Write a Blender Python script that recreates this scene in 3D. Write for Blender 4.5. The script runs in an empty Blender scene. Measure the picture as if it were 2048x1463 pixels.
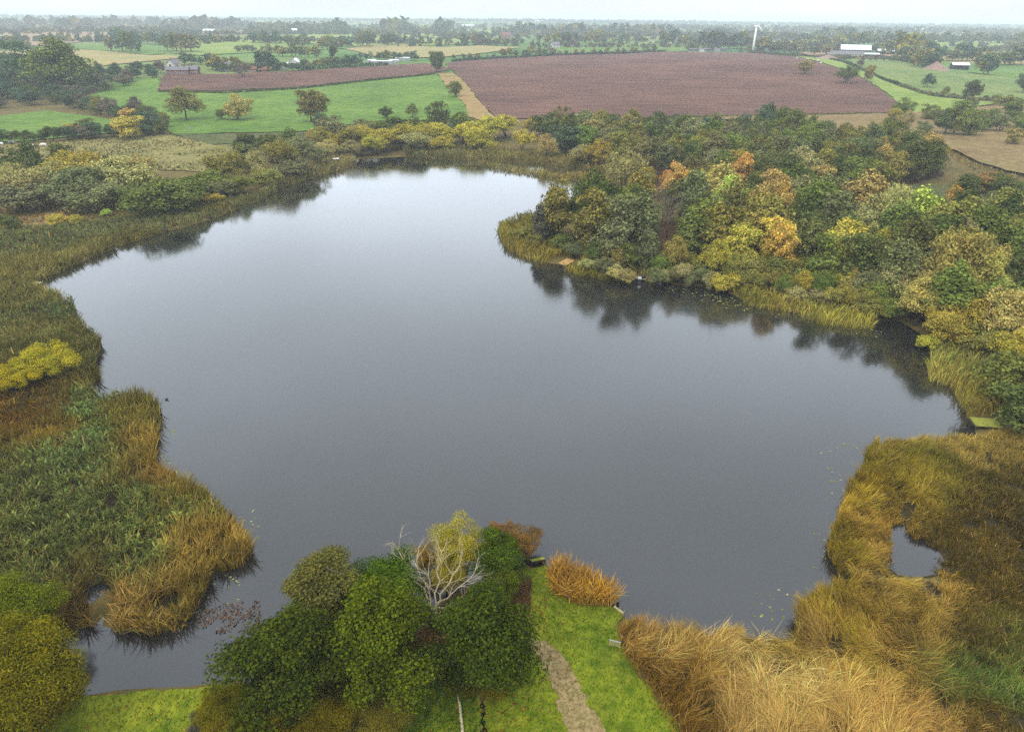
import bpy, bmesh, math, random
import numpy as np
from mathutils import Vector, Matrix, Euler
from mathutils.geometry import delaunay_2d_cdt

random.seed(7); rng = np.random.default_rng(11)
S = bpy.context.scene
C = S.collection
R = math.radians

# ------------------------------------------------------------------ camera
CAM_H = 45.0; PITCH = 27.2; ROLL = 0.55; FPX = 1359.0     # focal length in pixels of the 2048-wide photograph
cam_data = bpy.data.cameras.new('camera'); cam = bpy.data.objects.new('camera', cam_data); C.objects.link(cam)
cam_data.sensor_width = 36.0; cam_data.lens = 36.0 * FPX / 2048.0
cam_data.clip_start = 0.5; cam_data.clip_end = 40000.0
CAM_ROT = Euler((R(90 - PITCH), 0, 0)).to_matrix() @ Matrix.Rotation(R(ROLL), 3, 'Z')
cam.matrix_world = Matrix.Translation((0, 0, CAM_H)) @ CAM_ROT.to_4x4()
S.camera = cam

# ------------------------------------------------------------------ world, sun, exposure
SUN_EL, SUN_AZ = 48.0, 215.0            # azimuth: clockwise from +Y, where the light comes from
W = bpy.data.worlds.new('World'); S.world = W; W.use_nodes = True
nt = W.node_tree; nt.nodes.clear()
def wn(t): return nt.nodes.new(t)
out = wn('ShaderNodeOutputWorld'); bg = wn('ShaderNodeBackground'); bg.inputs['Strength'].default_value = 0.1
sky = wn('ShaderNodeTexSky'); sky.sky_type = 'NISHITA'; sky.sun_disc = False
sky.sun_elevation = R(SUN_EL); sky.sun_rotation = R(SUN_AZ); sky.dust_density = 3.0; sky.altitude = 60
cloud_mix = wn('ShaderNodeMix'); cloud_mix.data_type = 'RGBA'; cloud_mix.clamp_factor = False
cloud_mix.inputs[0].default_value = 0.93                    # closed grey-white cloud deck over the sky
tc = wn('ShaderNodeTexCoord'); mp = wn('ShaderNodeMapping'); mp.inputs['Scale'].default_value = (1, 1, 2.5)
nz = wn('ShaderNodeTexNoise'); nz.inputs['Scale'].default_value = 2.2; nz.inputs['Detail'].default_value = 4
cr = wn('ShaderNodeMapRange'); cr.inputs['From Min'].default_value = 0.3; cr.inputs['From Max'].default_value = 0.7
cr.inputs['To Min'].default_value = 0.86; cr.inputs['To Max'].default_value = 1.12
vm = wn('ShaderNodeVectorMath'); vm.operation = 'SCALE'; vm.inputs[0].default_value = (10.5, 11.2, 12.3)
# overcast sky, brighter overhead than at the horizon
sz_ = wn('ShaderNodeSeparateXYZ'); ov = wn('ShaderNodeMath'); ov.operation = 'MULTIPLY_ADD'; ov.inputs[1].default_value = 1.1; ov.inputs[2].default_value = 1.0; ov.use_clamp = False
mz_ = wn('ShaderNodeMath'); mz_.operation = 'MAXIMUM'; mz_.inputs[1].default_value = 0.0; mu_ = wn('ShaderNodeMath'); mu_.operation = 'MULTIPLY'
nt.links.new(tc.outputs['Generated'], mp.inputs['Vector']); nt.links.new(mp.outputs[0], nz.inputs['Vector'])
nt.links.new(nz.outputs['Fac'], cr.inputs['Value']); nt.links.new(tc.outputs['Generated'], sz_.inputs[0]); nt.links.new(sz_.outputs['Z'], mz_.inputs[0]); nt.links.new(mz_.outputs[0], ov.inputs[0])
nt.links.new(ov.outputs[0], mu_.inputs[0]); nt.links.new(cr.outputs[0], mu_.inputs[1]); nt.links.new(mu_.outputs[0], vm.inputs['Scale'])
nt.links.new(sky.outputs[0], cloud_mix.inputs[6]); nt.links.new(vm.outputs[0], cloud_mix.inputs[7])
nt.links.new(cloud_mix.outputs[2], bg.inputs['Color']); nt.links.new(bg.outputs[0], out.inputs['Surface'])
sun_d = bpy.data.lights.new('sun', 'SUN'); sun_d.energy = 2.0; sun_d.angle = R(18); sun_d.color = (1.0, 0.96, 0.9)
sun = bpy.data.objects.new('sun', sun_d); C.objects.link(sun)
_d = Vector((math.sin(R(SUN_AZ)) * math.cos(R(SUN_EL)), math.cos(R(SUN_AZ)) * math.cos(R(SUN_EL)), math.sin(R(SUN_EL))))
sun.rotation_euler = (-_d).to_track_quat('-Z', 'Y').to_euler(); sun.location = (0, -40, 120)
S.view_settings.view_transform = 'Standard'; S.view_settings.look = 'None'
S.view_settings.exposure = 0.0; S.view_settings.gamma = 1.0; S.view_settings.use_curve_mapping = False
S.render.engine = 'CYCLES'
cy = S.cycles
cy.max_bounces = 4; cy.diffuse_bounces = 2; cy.glossy_bounces = 2; cy.transmission_bounces = 2
cy.volume_bounces = 1; cy.transparent_max_bounces = 4; cy.caustics_reflective = False; cy.caustics_refractive = False
cy.use_adaptive_sampling = True; cy.adaptive_threshold = 0.01; cy.sample_clamp_indirect = 2.0; cy.sample_clamp_direct = 6.0
try:
    cy.use_denoising = False; cy.denoiser = 'OPENIMAGEDENOISE'
except Exception: pass

# ------------------------------------------------------------------ helpers: tags
def tag(o, label=None, cat=None, group=None, kind=None):
    if label: o['label'] = label
    if cat: o['category'] = cat
    if group: o['group'] = group
    if kind: o['kind'] = kind
    return o
def link(name, me, mat=None, parent=None, loc=None):
    o = bpy.data.objects.new(name, me); C.objects.link(o)
    if mat is not None and me is not None and not me.materials: me.materials.append(mat)
    if parent is not None: o.parent = parent
    if loc is not None: o.location = loc
    return o
def empty(name, loc=(0, 0, 0), rz=0.0):
    o = bpy.data.objects.new(name, None); C.objects.link(o); o.location = loc; o.rotation_euler = (0, 0, rz)
    o.empty_display_size = 0.3
    return o
def mesh_np(name, v, faces, nper, col=None, smooth=False):
    """v (N,3), faces flat index array with nper verts per face"""
    me = bpy.data.meshes.new(name)
    v = np.asarray(v, dtype=np.float32); f = np.asarray(faces, dtype=np.int32).ravel()
    nf = len(f) // nper
    me.vertices.add(len(v)); me.vertices.foreach_set('co', v.ravel())
    me.loops.add(len(f)); me.loops.foreach_set('vertex_index', f)
    me.polygons.add(nf); me.polygons.foreach_set('loop_start', np.arange(nf, dtype=np.int32) * nper)
    if smooth: me.polygons.foreach_set('use_smooth', np.ones(nf, dtype=bool))
    if col is not None:
        a = me.color_attributes.new('tint', 'FLOAT_COLOR', 'POINT')
        c4 = np.ones((len(v), 4), dtype=np.float32); c4[:, :3] = col
        a.data.foreach_set('color', c4.ravel())
    me.update(calc_edges=True); me.validate()
    return me
class MB:
    """collects boxes, tubes and prisms into one mesh"""
    def __init__(s): s.v = []; s.f = []
    def add(s, v, f):
        b = len(s.v); s.v += [tuple(p) for p in v]; s.f += [tuple(i + b for i in q) for q in f]; return s
    def box(s, lo, hi, M=None):
        (a, b, c), (d, e, g) = lo, hi
        v = [(a, b, c), (d, b, c), (d, e, c), (a, e, c), (a, b, g), (d, b, g), (d, e, g), (a, e, g)]
        if M is not None: v = [M @ Vector(p) for p in v]
        return s.add(v, [(0, 3, 2, 1), (4, 5, 6, 7), (0, 1, 5, 4), (1, 2, 6, 5), (2, 3, 7, 6), (3, 0, 4, 7)])
    def tube(s, pts, rad, n=6, cap=True):
        pts = [Vector(p) for p in pts]; rings = []
        for i, p in enumerate(pts):
            t = (pts[min(i + 1, len(pts) - 1)] - pts[max(i - 1, 0)]); t = t.normalized() if t.length > 1e-6 else Vector((0, 0, 1))
            a = t.cross(Vector((0.31, 0.95, 0.05))); a = a.normalized() if a.length > 1e-3 else t.orthogonal().normalized(); b = t.cross(a)
            rings.append([p + (a * math.cos(2 * math.pi * k / n) + b * math.sin(2 * math.pi * k / n)) * rad[i] for k in range(n)])
        v = [q for r in rings for q in r]; f = []
        for i in range(len(pts) - 1):
            for k in range(n):
                f.append((i * n + k, i * n + (k + 1) % n, (i + 1) * n + (k + 1) % n, (i + 1) * n + k))
        if cap: f.append(tuple(range(n))[::-1]); f.append(tuple((len(pts) - 1) * n + k for k in range(n)))
        return s.add(v, f)
    def mesh(s, name, smooth=False):
        me = bpy.data.meshes.new(name); me.from_pydata(s.v, [], s.f); me.update()
        if smooth:
            for p in me.polygons: p.use_smooth = True
        return me
    def build(s, name, mat, parent=None, loc=None, smooth=False): return link(name, s.mesh(name, smooth), mat, parent, loc)

# ------------------------------------------------------------------ helpers: photo pixel <-> place
ROTN = np.array(CAM_ROT); CAMP = np.array((0.0, 0.0, CAM_H))
def ray(u, v):
    d = np.array(((u - 1024.0) / FPX, -(v - 731.5) / FPX, -1.0)); d = ROTN @ d
    return d / np.linalg.norm(d)
def at(u, v, z=0.0):
    d = ray(u, v); t = (z - CAM_H) / d[2]; p = CAMP + d * t
    return float(p[0]), float(p[1])
def px(p):
    """world points (N,3) -> photo pixels (N,2)"""
    q = (np.asarray(p, float).reshape(-1, 3) - CAMP) @ ROTN
    return np.stack((1024.0 - FPX * q[:, 0] / q[:, 2], 731.5 + FPX * q[:, 1] / q[:, 2]), 1)
def sst(a, b, x): t = np.clip((x - a) / (b - a), 0, 1); return t * t * (3 - 2 * t)
BUMPS = [(-230, 560, 130, 100, 3.5), (120, 640, 230, 110, 3.0), (420, 640, 60, 60, -2.5), (640, 760, 170, 90, 4.0), (-330, 1050, 160, 90, 3.5),
         (-60, 1150, 170, 80, 3.5), (300, 1500, 260, 100, 4.0), (-700, 1400, 300, 120, 5), (800, 1300, 260, 140, 3), (-200, 1900, 400, 150, 4),
         (-1400, 2400, 600, 250, 7), (300, 2700, 500, 250, 6), (1500, 2600, 700, 300, 5), (0, 4300, 900, 350, 13), (900, 5200, 900, 350, 12), (-2600, 4600, 1500, 500, 9), (3000, 5000, 1500, 500, 6)]
def hill(x, y):
    x = np.asarray(x, float); y = np.asarray(y, float)
    z = 7.0 * sst(330, 680, y + 0.06 * x)
    for bx, by, sx, sy, h in BUMPS: z = z + h * np.exp(-((x - bx) / sx) ** 2 - ((y - by) / sy) ** 2) * sst(330, 420, y)
    z = z + sst(420, 700, y) * (0.9 * np.sin(x / 83.0 + 1.3 * np.sin(y / 140.0)) + 0.7 * np.sin(y / 97.0 + x / 210.0))
    return z + 0.3
def on(u, v):
    """first point of the ground seen through pixel (u, v)"""
    d = ray(u, v); t = np.geomspace(30, 14000, 900)
    P = CAMP[None] + d[None] * t[:, None]
    below = P[:, 2] < hill(P[:, 0], P[:, 1])
    if not below.any(): P = P[-1]; return float(P[0]), float(P[1])
    i = int(np.argmax(below)); a, b = t[max(i - 1, 0)], t[i]
    for _ in range(24):
        m = 0.5 * (a + b); q = CAMP + d * m
        if q[2] < hill(q[0], q[1]): b = m
        else: a = m
    q = CAMP + d * b; return float(q[0]), float(q[1])
def inside(poly, P):
    poly = np.asarray(poly, float); P = np.asarray(P, float); r = np.zeros(len(P), bool); n = len(poly)
    for i in range(n):
        a, b = poly[i], poly[(i + 1) % n]
        c = (a[1] > P[:, 1]) != (b[1] > P[:, 1])
        if not c.any(): continue
        with np.errstate(divide='ignore', invalid='ignore'): xi = (b[0] - a[0]) * (P[:, 1] - a[1]) / (b[1] - a[1]) + a[0]
        r ^= c & (P[:, 0] < xi)
    return r
def edge_dist(poly, P):
    poly = np.asarray(poly, float); P = np.asarray(P, float); best = np.full(len(P), 1e9)
    for i in range(len(poly)):
        a, b = poly[i], poly[(i + 1) % len(poly)]; ab = b - a; L = (ab @ ab) + 1e-9
        t = np.clip(((P - a) @ ab) / L, 0, 1); q = a + t[:, None] * ab
        best = np.minimum(best, np.hypot(P[:, 0] - q[:, 0], P[:, 1] - q[:, 1]))
    return best
def rough(poly, step, amp, seed=1):
    """a polygon with natural, uneven sides"""
    r = np.random.default_rng(seed); out = []; n = len(poly)
    for i in range(n):
        a = np.array(poly[i], float); b = np.array(poly[(i + 1) % n], float); L = np.hypot(*(b - a)); k = max(1, int(L / step))
        for j in range(k): out.append(a + (b - a) * j / k + (r.normal(0, amp, 2) if j else r.normal(0, amp * .3, 2)))
    return np.array(out)
def vnoise(x, y, sc, seed=0):
    """smooth value noise, 0..1"""
    x = np.asarray(x) / sc; y = np.asarray(y) / sc; xi = np.floor(x).astype(np.int64); yi = np.floor(y).astype(np.int64); fx = x - xi; fy = y - yi
    def h(a, b):
        k = (a * 374761393 + b * 668265263 + seed * 144665) & 0x7fffffff; k = ((k ^ (k >> 13)) * 1274126177) & 0x7fffffff
        return ((k ^ (k >> 16)) & 0xffff) / 65535.0
    fx = fx * fx * (3 - 2 * fx); fy = fy * fy * (3 - 2 * fy)
    return (h(xi, yi) * (1 - fx) + h(xi + 1, yi) * fx) * (1 - fy) + (h(xi, yi + 1) * (1 - fx) + h(xi + 1, yi + 1) * fx) * fy
ALB = 0.60          # surfaces photograph about twice as bright as they are under this open sky
def lin(c, k=1.0):
    c = np.asarray(c, float) / 255.0
    return np.where(c <= 0.04045, c / 12.92, ((c + 0.055) / 1.055) ** 2.4) * k * ALB * np.array((1.03, 1.0, .93))

# ------------------------------------------------------------------ materials
def newmat(name):
    m = bpy.data.materials.new(name); m.use_nodes = True; m.node_tree.nodes.clear(); return m, m.node_tree
def noise_color(t, scale, cols, pos, detail=4, lo=0.3, hi=0.7, dist=0.0):
    n = t.nodes.new('ShaderNodeTexNoise'); n.inputs['Scale'].default_value = scale; n.inputs['Detail'].default_value = detail; n.inputs['Distortion'].default_value = dist
    r = t.nodes.new('ShaderNodeValToRGB'); e = r.color_ramp.elements
    while len(e) < len(cols): e.new(0.5)
    for i, c in enumerate(cols): e[i].position = lo + (hi - lo) * i / (len(cols) - 1); e[i].color = (*c, 1)
    t.links.new(pos, n.inputs['Vector']); t.links.new(n.outputs['Fac'], r.inputs['Fac']); return r.outputs['Color'], n.outputs['Fac']
def mix(t, a, b, fac, mode='MIX'):
    m = t.nodes.new('ShaderNodeMix'); m.data_type = 'RGBA'; m.blend_type = mode
    for s, x in ((6, a), (7, b)):
        if isinstance(x, tuple): m.inputs[s].default_value = (*x, 1)
        else: t.links.new(x, m.inputs[s])
    if isinstance(fac, (int, float)): m.inputs[0].default_value = fac
    else: t.links.new(fac, m.inputs[0])
    return m.outputs[2]
def ground_mat(name, cols, scale, cols2=None, scale2=None, amount=0.5, rough_=0.95, bump=0.0, bump_scale=2.0, stretch=None, rot=0.0):
    m, t = newmat(name); o = t.nodes.new('ShaderNodeOutputMaterial'); b = t.nodes.new('ShaderNodeBsdfPrincipled')
    g = t.nodes.new('ShaderNodeNewGeometry'); pos = g.outputs['Position']
    c, _ = noise_color(t, scale, cols, pos)
    if cols2:
        p2 = pos
        if stretch:
            mpn = t.nodes.new('ShaderNodeMapping'); mpn.inputs['Scale'].default_value = stretch; mpn.inputs['Rotation'].default_value = (0, 0, rot); t.links.new(pos, mpn.inputs['Vector']); p2 = mpn.outputs[0]
        c2, _ = noise_color(t, scale2, cols2, p2); c = mix(t, c, c2, amount)
    t.links.new(c, b.inputs['Base Color']); b.inputs['Roughness'].default_value = rough_; b.inputs['Specular IOR Level'].default_value = 0.15
    if bump:
        n = t.nodes.new('ShaderNodeTexNoise'); n.inputs['Scale'].default_value = bump_scale; n.inputs['Detail'].default_value = 5; t.links.new(pos, n.inputs['Vector'])
        bp = t.nodes.new('ShaderNodeBump'); bp.inputs['Strength'].default_value = bump; bp.inputs['Distance'].default_value = 0.3
        t.links.new(n.outputs['Fac'], bp.inputs['Height']); t.links.new(bp.outputs[0], b.inputs['Normal'])
    t.links.new(b.outputs[0], o.inputs['Surface']); return m
def L3(*c): return tuple(lin(c))
def plain(name, col, rough_=0.7, var=0.25, scale=3.0, metallic=0.0):
    m, t = newmat(name); o = t.nodes.new('ShaderNodeOutputMaterial'); b = t.nodes.new('ShaderNodeBsdfPrincipled')
    g = t.nodes.new('ShaderNodeTexCoord'); c = np.array(col)
    cc, _ = noise_color(t, scale, [tuple(c * (1 - var)), tuple(np.minimum(c * (1 + var * .6), 0.95))], g.outputs['Object'])
    t.links.new(cc, b.inputs['Base Color']); b.inputs['Roughness'].default_value = rough_; b.inputs['Metallic'].default_value = metallic
    t.links.new(b.outputs[0], o.inputs['Surface']); return m
def leaf_mat(name, source='object', trans=0.22, var=0.55):
    m, t = newmat(name); o = t.nodes.new('ShaderNodeOutputMaterial')
    if source == 'object':
        oi = t.nodes.new('ShaderNodeObjectInfo'); col = oi.outputs['Color']
    else:
        at_ = t.nodes.new('ShaderNodeVertexColor'); at_.layer_name = 'tint'; col = at_.outputs['Color']
    g = t.nodes.new('ShaderNodeNewGeometry')
    if source == 'object':
        hs = t.nodes.new('ShaderNodeHueSaturation'); mr = t.nodes.new('ShaderNodeMapRange'); mr.inputs['To Min'].default_value = 1 - var; mr.inputs['To Max'].default_value = 1 + var
        t.links.new(g.outputs['Random Per Island'], mr.inputs['Value']); t.links.new(mr.outputs[0], hs.inputs['Value'])
        mr2 = t.nodes.new('ShaderNodeMapRange'); mr2.inputs['To Min'].default_value = 0.478; mr2.inputs['To Max'].default_value = 0.522
        mt = t.nodes.new('ShaderNodeMath'); mt.operation = 'MULTIPLY'; mt.inputs[1].default_value = 7.31; fr = t.nodes.new('ShaderNodeMath'); fr.operation = 'FRACT'
        t.links.new(g.outputs['Random Per Island'], mt.inputs[0]); t.links.new(mt.outputs[0], fr.inputs[0]); t.links.new(fr.outputs[0], mr2.inputs['Value']); t.links.new(mr2.outputs[0], hs.inputs['Hue'])
        t.links.new(col, hs.inputs['Color']); tcn = t.nodes.new('ShaderNodeNewGeometry'); nv = t.nodes.new('ShaderNodeTexNoise'); nv.inputs['Scale'].default_value = .55; nv.inputs['Detail'].default_value = 3; t.links.new(tcn.outputs['Position'], nv.inputs['Vector'])
        rv = t.nodes.new('ShaderNodeValToRGB'); rv.color_ramp.elements[0].position = .32; rv.color_ramp.elements[0].color = (.74, .82, .8, 1); rv.color_ramp.elements[1].position = .68; rv.color_ramp.elements[1].color = (1.2, 1.2, 1.0, 1); t.links.new(nv.outputs['Fac'], rv.inputs['Fac'])
        col = mix(t, hs.outputs['Color'], rv.outputs['Color'], 1.0, 'MULTIPLY')
    d = t.nodes.new('ShaderNodeBsdfDiffuse'); tr = t.nodes.new('ShaderNodeBsdfTranslucent'); mx = t.nodes.new('ShaderNodeMixShader'); mx.inputs[0].default_value = trans
    t.links.new(col, d.inputs['Color']); t.links.new(col, tr.inputs['Color']); t.links.new(d.outputs[0], mx.inputs[1]); t.links.new(tr.outputs[0], mx.inputs[2])
    t.links.new(mx.outputs[0], o.inputs['Surface']); return m
M = {}
M['leaf'] = leaf_mat('leaves'); M['reed'] = leaf_mat('reed_stems', 'tint', 0.25)
M['bark'] = plain('bark', L3(88, 74, 58), 0.9, 0.4, 6); M['bark_dark'] = plain('dark_bark', L3(58, 50, 42), 0.9, 0.4, 6)
M['dead_wood'] = plain('bleached_dead_wood', L3(222, 206, 168), 0.85, 0.3, 5)

# water: dark peaty lake, faint ripple
wm, t = newmat('lake_water'); o_ = t.nodes.new('ShaderNodeOutputMaterial'); g_ = t.nodes.new('ShaderNodeNewGeometry')
wd_ = t.nodes.new('ShaderNodeBsdfDiffuse'); wd_.inputs['Color'].default_value = (0.014, 0.013, 0.011, 1); wg_ = t.nodes.new('ShaderNodeBsdfGlossy'); wg_.inputs['Color'].default_value = (.95, .985, 1.0, 1); wx_ = t.nodes.new('ShaderNodeMixShader')
fr_ = t.nodes.new('ShaderNodeFresnel'); fr_.inputs['IOR'].default_value = 1.333; fm_ = t.nodes.new('ShaderNodeMath'); fm_.operation = 'MULTIPLY'; fm_.inputs[1].default_value = 2.4; fm_.use_clamp = True
n_ = t.nodes.new('ShaderNodeTexNoise'); n_.inputs['Scale'].default_value = 1.3; n_.inputs['Detail'].default_value = 3
bp_ = t.nodes.new('ShaderNodeBump'); bp_.inputs['Strength'].default_value = 0.09; bp_.inputs['Distance'].default_value = 0.06
mpw = t.nodes.new('ShaderNodeMapping'); mpw.inputs['Scale'].default_value = (.012, .035, 1); mpw.inputs['Rotation'].default_value = (0, 0, .5); t.links.new(g_.outputs['Position'], mpw.inputs['Vector'])
nb_ = t.nodes.new('ShaderNodeTexNoise'); nb_.inputs['Scale'].default_value = 1.0; nb_.inputs['Detail'].default_value = 5; t.links.new(mpw.outputs[0], nb_.inputs['Vector'])
rb_ = t.nodes.new('ShaderNodeMapRange'); rb_.inputs['From Min'].default_value = .35; rb_.inputs['From Max'].default_value = .65; rb_.inputs['To Min'].default_value = .05; rb_.inputs['To Max'].default_value = .14; t.links.new(nb_.outputs['Fac'], rb_.inputs['Value'])   # light breeze in patches
t.links.new(g_.outputs['Position'], n_.inputs['Vector']); t.links.new(n_.outputs['Fac'], bp_.inputs['Height']); t.links.new(bp_.outputs[0], wg_.inputs['Normal']); t.links.new(rb_.outputs[0], wg_.inputs['Roughness'])
t.links.new(fr_.outputs[0], fm_.inputs[0]); t.links.new(fm_.outputs[0], wx_.inputs[0]); t.links.new(wd_.outputs[0], wx_.inputs[1]); t.links.new(wg_.outputs[0], wx_.inputs[2]); t.links.new(wx_.outputs[0], o_.inputs['Surface']); M['water'] = wm

# ground: marsh near the lake, patchwork of far fields beyond
gm, t = newmat('ground'); o_ = t.nodes.new('ShaderNodeOutputMaterial'); b_ = t.nodes.new('ShaderNodeBsdfPrincipled'); g_ = t.nodes.new('ShaderNodeNewGeometry'); pos = g_.outputs['Position']
near, _ = noise_color(t, 0.05, [L3(96, 92, 48), L3(122, 108, 62), L3(134, 118, 72)], pos, 6)
near2, _ = noise_color(t, 0.6, [L3(70, 72, 36), L3(140, 120, 74)], pos, 6)
near = mix(t, near, near2, 0.45)
mpn = t.nodes.new('ShaderNodeMapping'); mpn.inputs['Scale'].default_value = (0.0042, 0.0062, 0); mpn.inputs['Rotation'].default_value = (0, 0, 0.35); t.links.new(pos, mpn.inputs['Vector'])
vo = t.nodes.new('ShaderNodeTexVoronoi'); vo.inputs['Scale'].default_value = 1.0; vo.inputs['Randomness'].default_value = 0.8; t.links.new(mpn.outputs[0], vo.inputs['Vector'])
sepc = t.nodes.new('ShaderNodeSeparateColor'); t.links.new(vo.outputs['Color'], sepc.inputs[0])
rp = t.nodes.new('ShaderNodeValToRGB'); rp.color_ramp.interpolation = 'CONSTANT'; e = rp.color_ramp.elements
fc = [(0, L3(92, 132, 62)), (.25, L3(112, 146, 76)), (.45, L3(76, 120, 60)), (.6, L3(128, 146, 84)), (.75, L3(160, 146, 96)), (.88, L3(100, 138, 70))]
while len(e) < len(fc): e.new(0.5)
for i, (p_, c_) in enumerate(fc): e[i].position = p_; e[i].color = (*c_, 1)
t.links.new(sepc.outputs[0], rp.inputs['Fac'])
f2, _ = noise_color(t, 0.03, [(0.75, 0.78, 0.7), (1.2, 1.15, 1.1)], pos, 5)
far = mix(t, rp.outputs[0], f2, 1.0, 'MULTIPLY')
sx = t.nodes.new('ShaderNodeSeparateXYZ'); t.links.new(pos, sx.inputs[0]); mr_ = t.nodes.new('ShaderNodeMapRange'); mr_.inputs['From Min'].default_value = 430; mr_.inputs['From Max'].default_value = 470; t.links.new(sx.outputs['Y'], mr_.inputs['Value'])
gc = mix(t, near, far, mr_.outputs[0]); t.links.new(gc, b_.inputs['Base Color']); b_.inputs['Roughness'].default_value = 1.0; b_.inputs['Specular IOR Level'].default_value = 0.1
t.links.new(b_.outputs[0], o_.inputs['Surface']); M['ground'] = gm
M['pasture'] = ground_mat('pasture_grass', [L3(74, 112, 34), L3(104, 142, 48), L3(132, 160, 66)], 0.03, [L3(64, 98, 30), L3(134, 164, 66)], 0.25, 0.5)
M['pasture_pale'] = ground_mat('pale_pasture_grass', [L3(108, 140, 48), L3(138, 164, 68), L3(166, 178, 90)], 0.02, [L3(104, 130, 48), L3(164, 180, 92)], 0.2, 0.5)
M['pasture_olive'] = ground_mat('olive_pasture_grass', [L3(85, 120, 52), L3(118, 144, 70), L3(148, 156, 85)], 0.02, [L3(85, 111, 52), L3(151, 165, 97)], 0.2, 0.5)
M['stubble'] = ground_mat('stubble_field', [L3(141, 138, 80), L3(186, 171, 113), L3(135, 153, 83)], 0.015, [L3(117, 117, 59), L3(198, 177, 122)], 0.4, 0.5, stretch=(0.1, 1, 1), rot=0.3)
M['fallow'] = ground_mat('pinkish_fallow_field', [L3(145, 118, 91), L3(181, 157, 124), L3(157, 139, 103)], 0.012, [L3(124, 100, 82), L3(196, 169, 133)], 0.3, 0.5, stretch=(0.15, 1, 1), rot=0.5)
M['plough'] = ground_mat('ploughed_soil', [L3(88, 58, 46), L3(116, 80, 64), L3(146, 106, 86)], 0.02, [L3(70, 48, 42), L3(136, 100, 86)], 0.35, 0.55, bump=0.15, bump_scale=0.6, stretch=(0.1, 1, 1), rot=0.25)
M['roughgrass'] = ground_mat('dry_rough_grass', [L3(149, 129, 74), L3(182, 153, 98), L3(128, 123, 65)], 0.08, [L3(104, 99, 50), L3(194, 159, 107)], 0.7, 0.5)
M['marsh'] = ground_mat('marsh_pale_grass', [L3(135, 128, 70), L3(159, 152, 88), L3(111, 119, 58)], 0.05, [L3(81, 86, 40), L3(174, 158, 100)], 0.5, 0.55)
M['marsh_dark'] = ground_mat('marsh_dark_rushes', [L3(72, 90, 44), L3(93, 108, 53), L3(111, 102, 59)], 0.06, [L3(45, 66, 32), L3(123, 120, 65)], 0.6, 0.55)
M['heath'] = ground_mat('brown_marsh', [L3(124, 103, 60), L3(154, 130, 84), L3(136, 133, 75)], 0.04, [L3(88, 73, 42), L3(172, 148, 102)], 0.5, 0.55)
M['lawn'] = ground_mat('mown_lawn_soil', [L3(84, 112, 6), L3(122, 146, 10), L3(160, 168, 28)], 0.2, [L3(70, 94, 10), L3(168, 170, 50)], 1.1, 0.55)
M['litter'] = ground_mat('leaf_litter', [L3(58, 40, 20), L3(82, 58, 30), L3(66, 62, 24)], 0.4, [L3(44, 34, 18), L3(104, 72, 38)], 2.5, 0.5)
M['reed_mud'] = ground_mat('reed_bed_mud', [L3(44, 38, 22), L3(62, 54, 30), L3(70, 62, 36)], 0.2, [L3(34, 30, 18), L3(80, 70, 42)], 1.5, 0.5)
M['track'] = ground_mat('gravel_track_stone', [L3(140, 118, 74), L3(172, 150, 104), L3(126, 118, 54)], 0.6, [L3(104, 86, 50), L3(204, 182, 138)], 3.0, 0.5, bump=0.5, bump_scale=6)
M['earth'] = ground_mat('bare_earth_yard', [L3(168, 128, 100), L3(188, 150, 122)], 0.05, [L3(150, 116, 92), L3(200, 166, 140)], 0.3, 0.5)
M['ditch'] = ground_mat('wet_ditch_mud', [L3(22, 22, 12), L3(40, 36, 18)], 0.8, rough_=0.35)

# ------------------------------------------------------------------ the lake and the ground
LAKE_PX = [(66, 573), (140, 534), (235, 494), (330, 464), (420, 441), (470, 420), (476, 409), (513, 405), (547, 384), (581, 370), (640, 351), (700, 334), (712, 326), (704, 318), (760, 316), (812, 313), (880, 318), (936, 321),
           (1000, 322), (1078, 327), (1150, 337), (1215, 349), (1262, 362), (1300, 374), (1270, 384), (1215, 396), (1160, 410), (1110, 424), (1075, 432), (1030, 440), (1002, 450), (994, 466), (998, 478), (1013, 494), (1050, 515), (1110, 528), (1150, 545), (1200, 555), (1245, 558), (1300, 563), (1380, 571), (1450, 574), (1462, 590), (1498, 611), (1560, 618), (1592, 622), (1635, 645), (1741, 657), (1762, 640), (1800, 646), (1841, 664), (1864, 688),
           (1858, 722), (1860, 758), (1905, 772), (1917, 802), (1937, 836), (1962, 876), (1900, 882), (1745, 892), (1722, 938), (1690, 992), (1662, 1068), (1655, 1105), (1694, 1170), (1610, 1205), (1586, 1285), (1540, 1286), (1450, 1266), (1350, 1276), (1268, 1246), (1249, 1227), (1226, 1208), (1236, 1196), (1190, 1160), (1108, 1134), (1088, 1122), (1040, 1135), (960, 1165), (900, 1190), (850, 1215), (815, 1245), (740, 1305), (650, 1345), (560, 1366), (456, 1362), (370, 1371), (250, 1379), (146, 1386),
           (90, 1350), (70, 1290), (132, 1264), (190, 1252), (176, 1215), (164, 1178), (194, 1164), (226, 1168), (224, 1215), (222, 1262), (305, 1271), (362, 1258), (395, 1213), (428, 1147), (486, 1131), (505, 1108), (500, 1085), (455, 1037), (412, 992), (365, 958), (332, 948), (310, 925), (318, 862), (322, 815), (300, 800), (255, 797), (210, 800), (170, 768), (200, 762), (191, 735), (203, 686), (186, 668), (160, 645), (148, 608), (104, 586)]
LAKE = rough([at(u, v) for u, v in LAKE_PX], 2.5, 0.28, 3)
POND = rough([at(u, v) for u, v in [(1764, 1040), (1814, 1040), (1836, 1072), (1892, 1102), (1900, 1142), (1840, 1154), (1772, 1146)]], 1.2, 0.12, 5)
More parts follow.
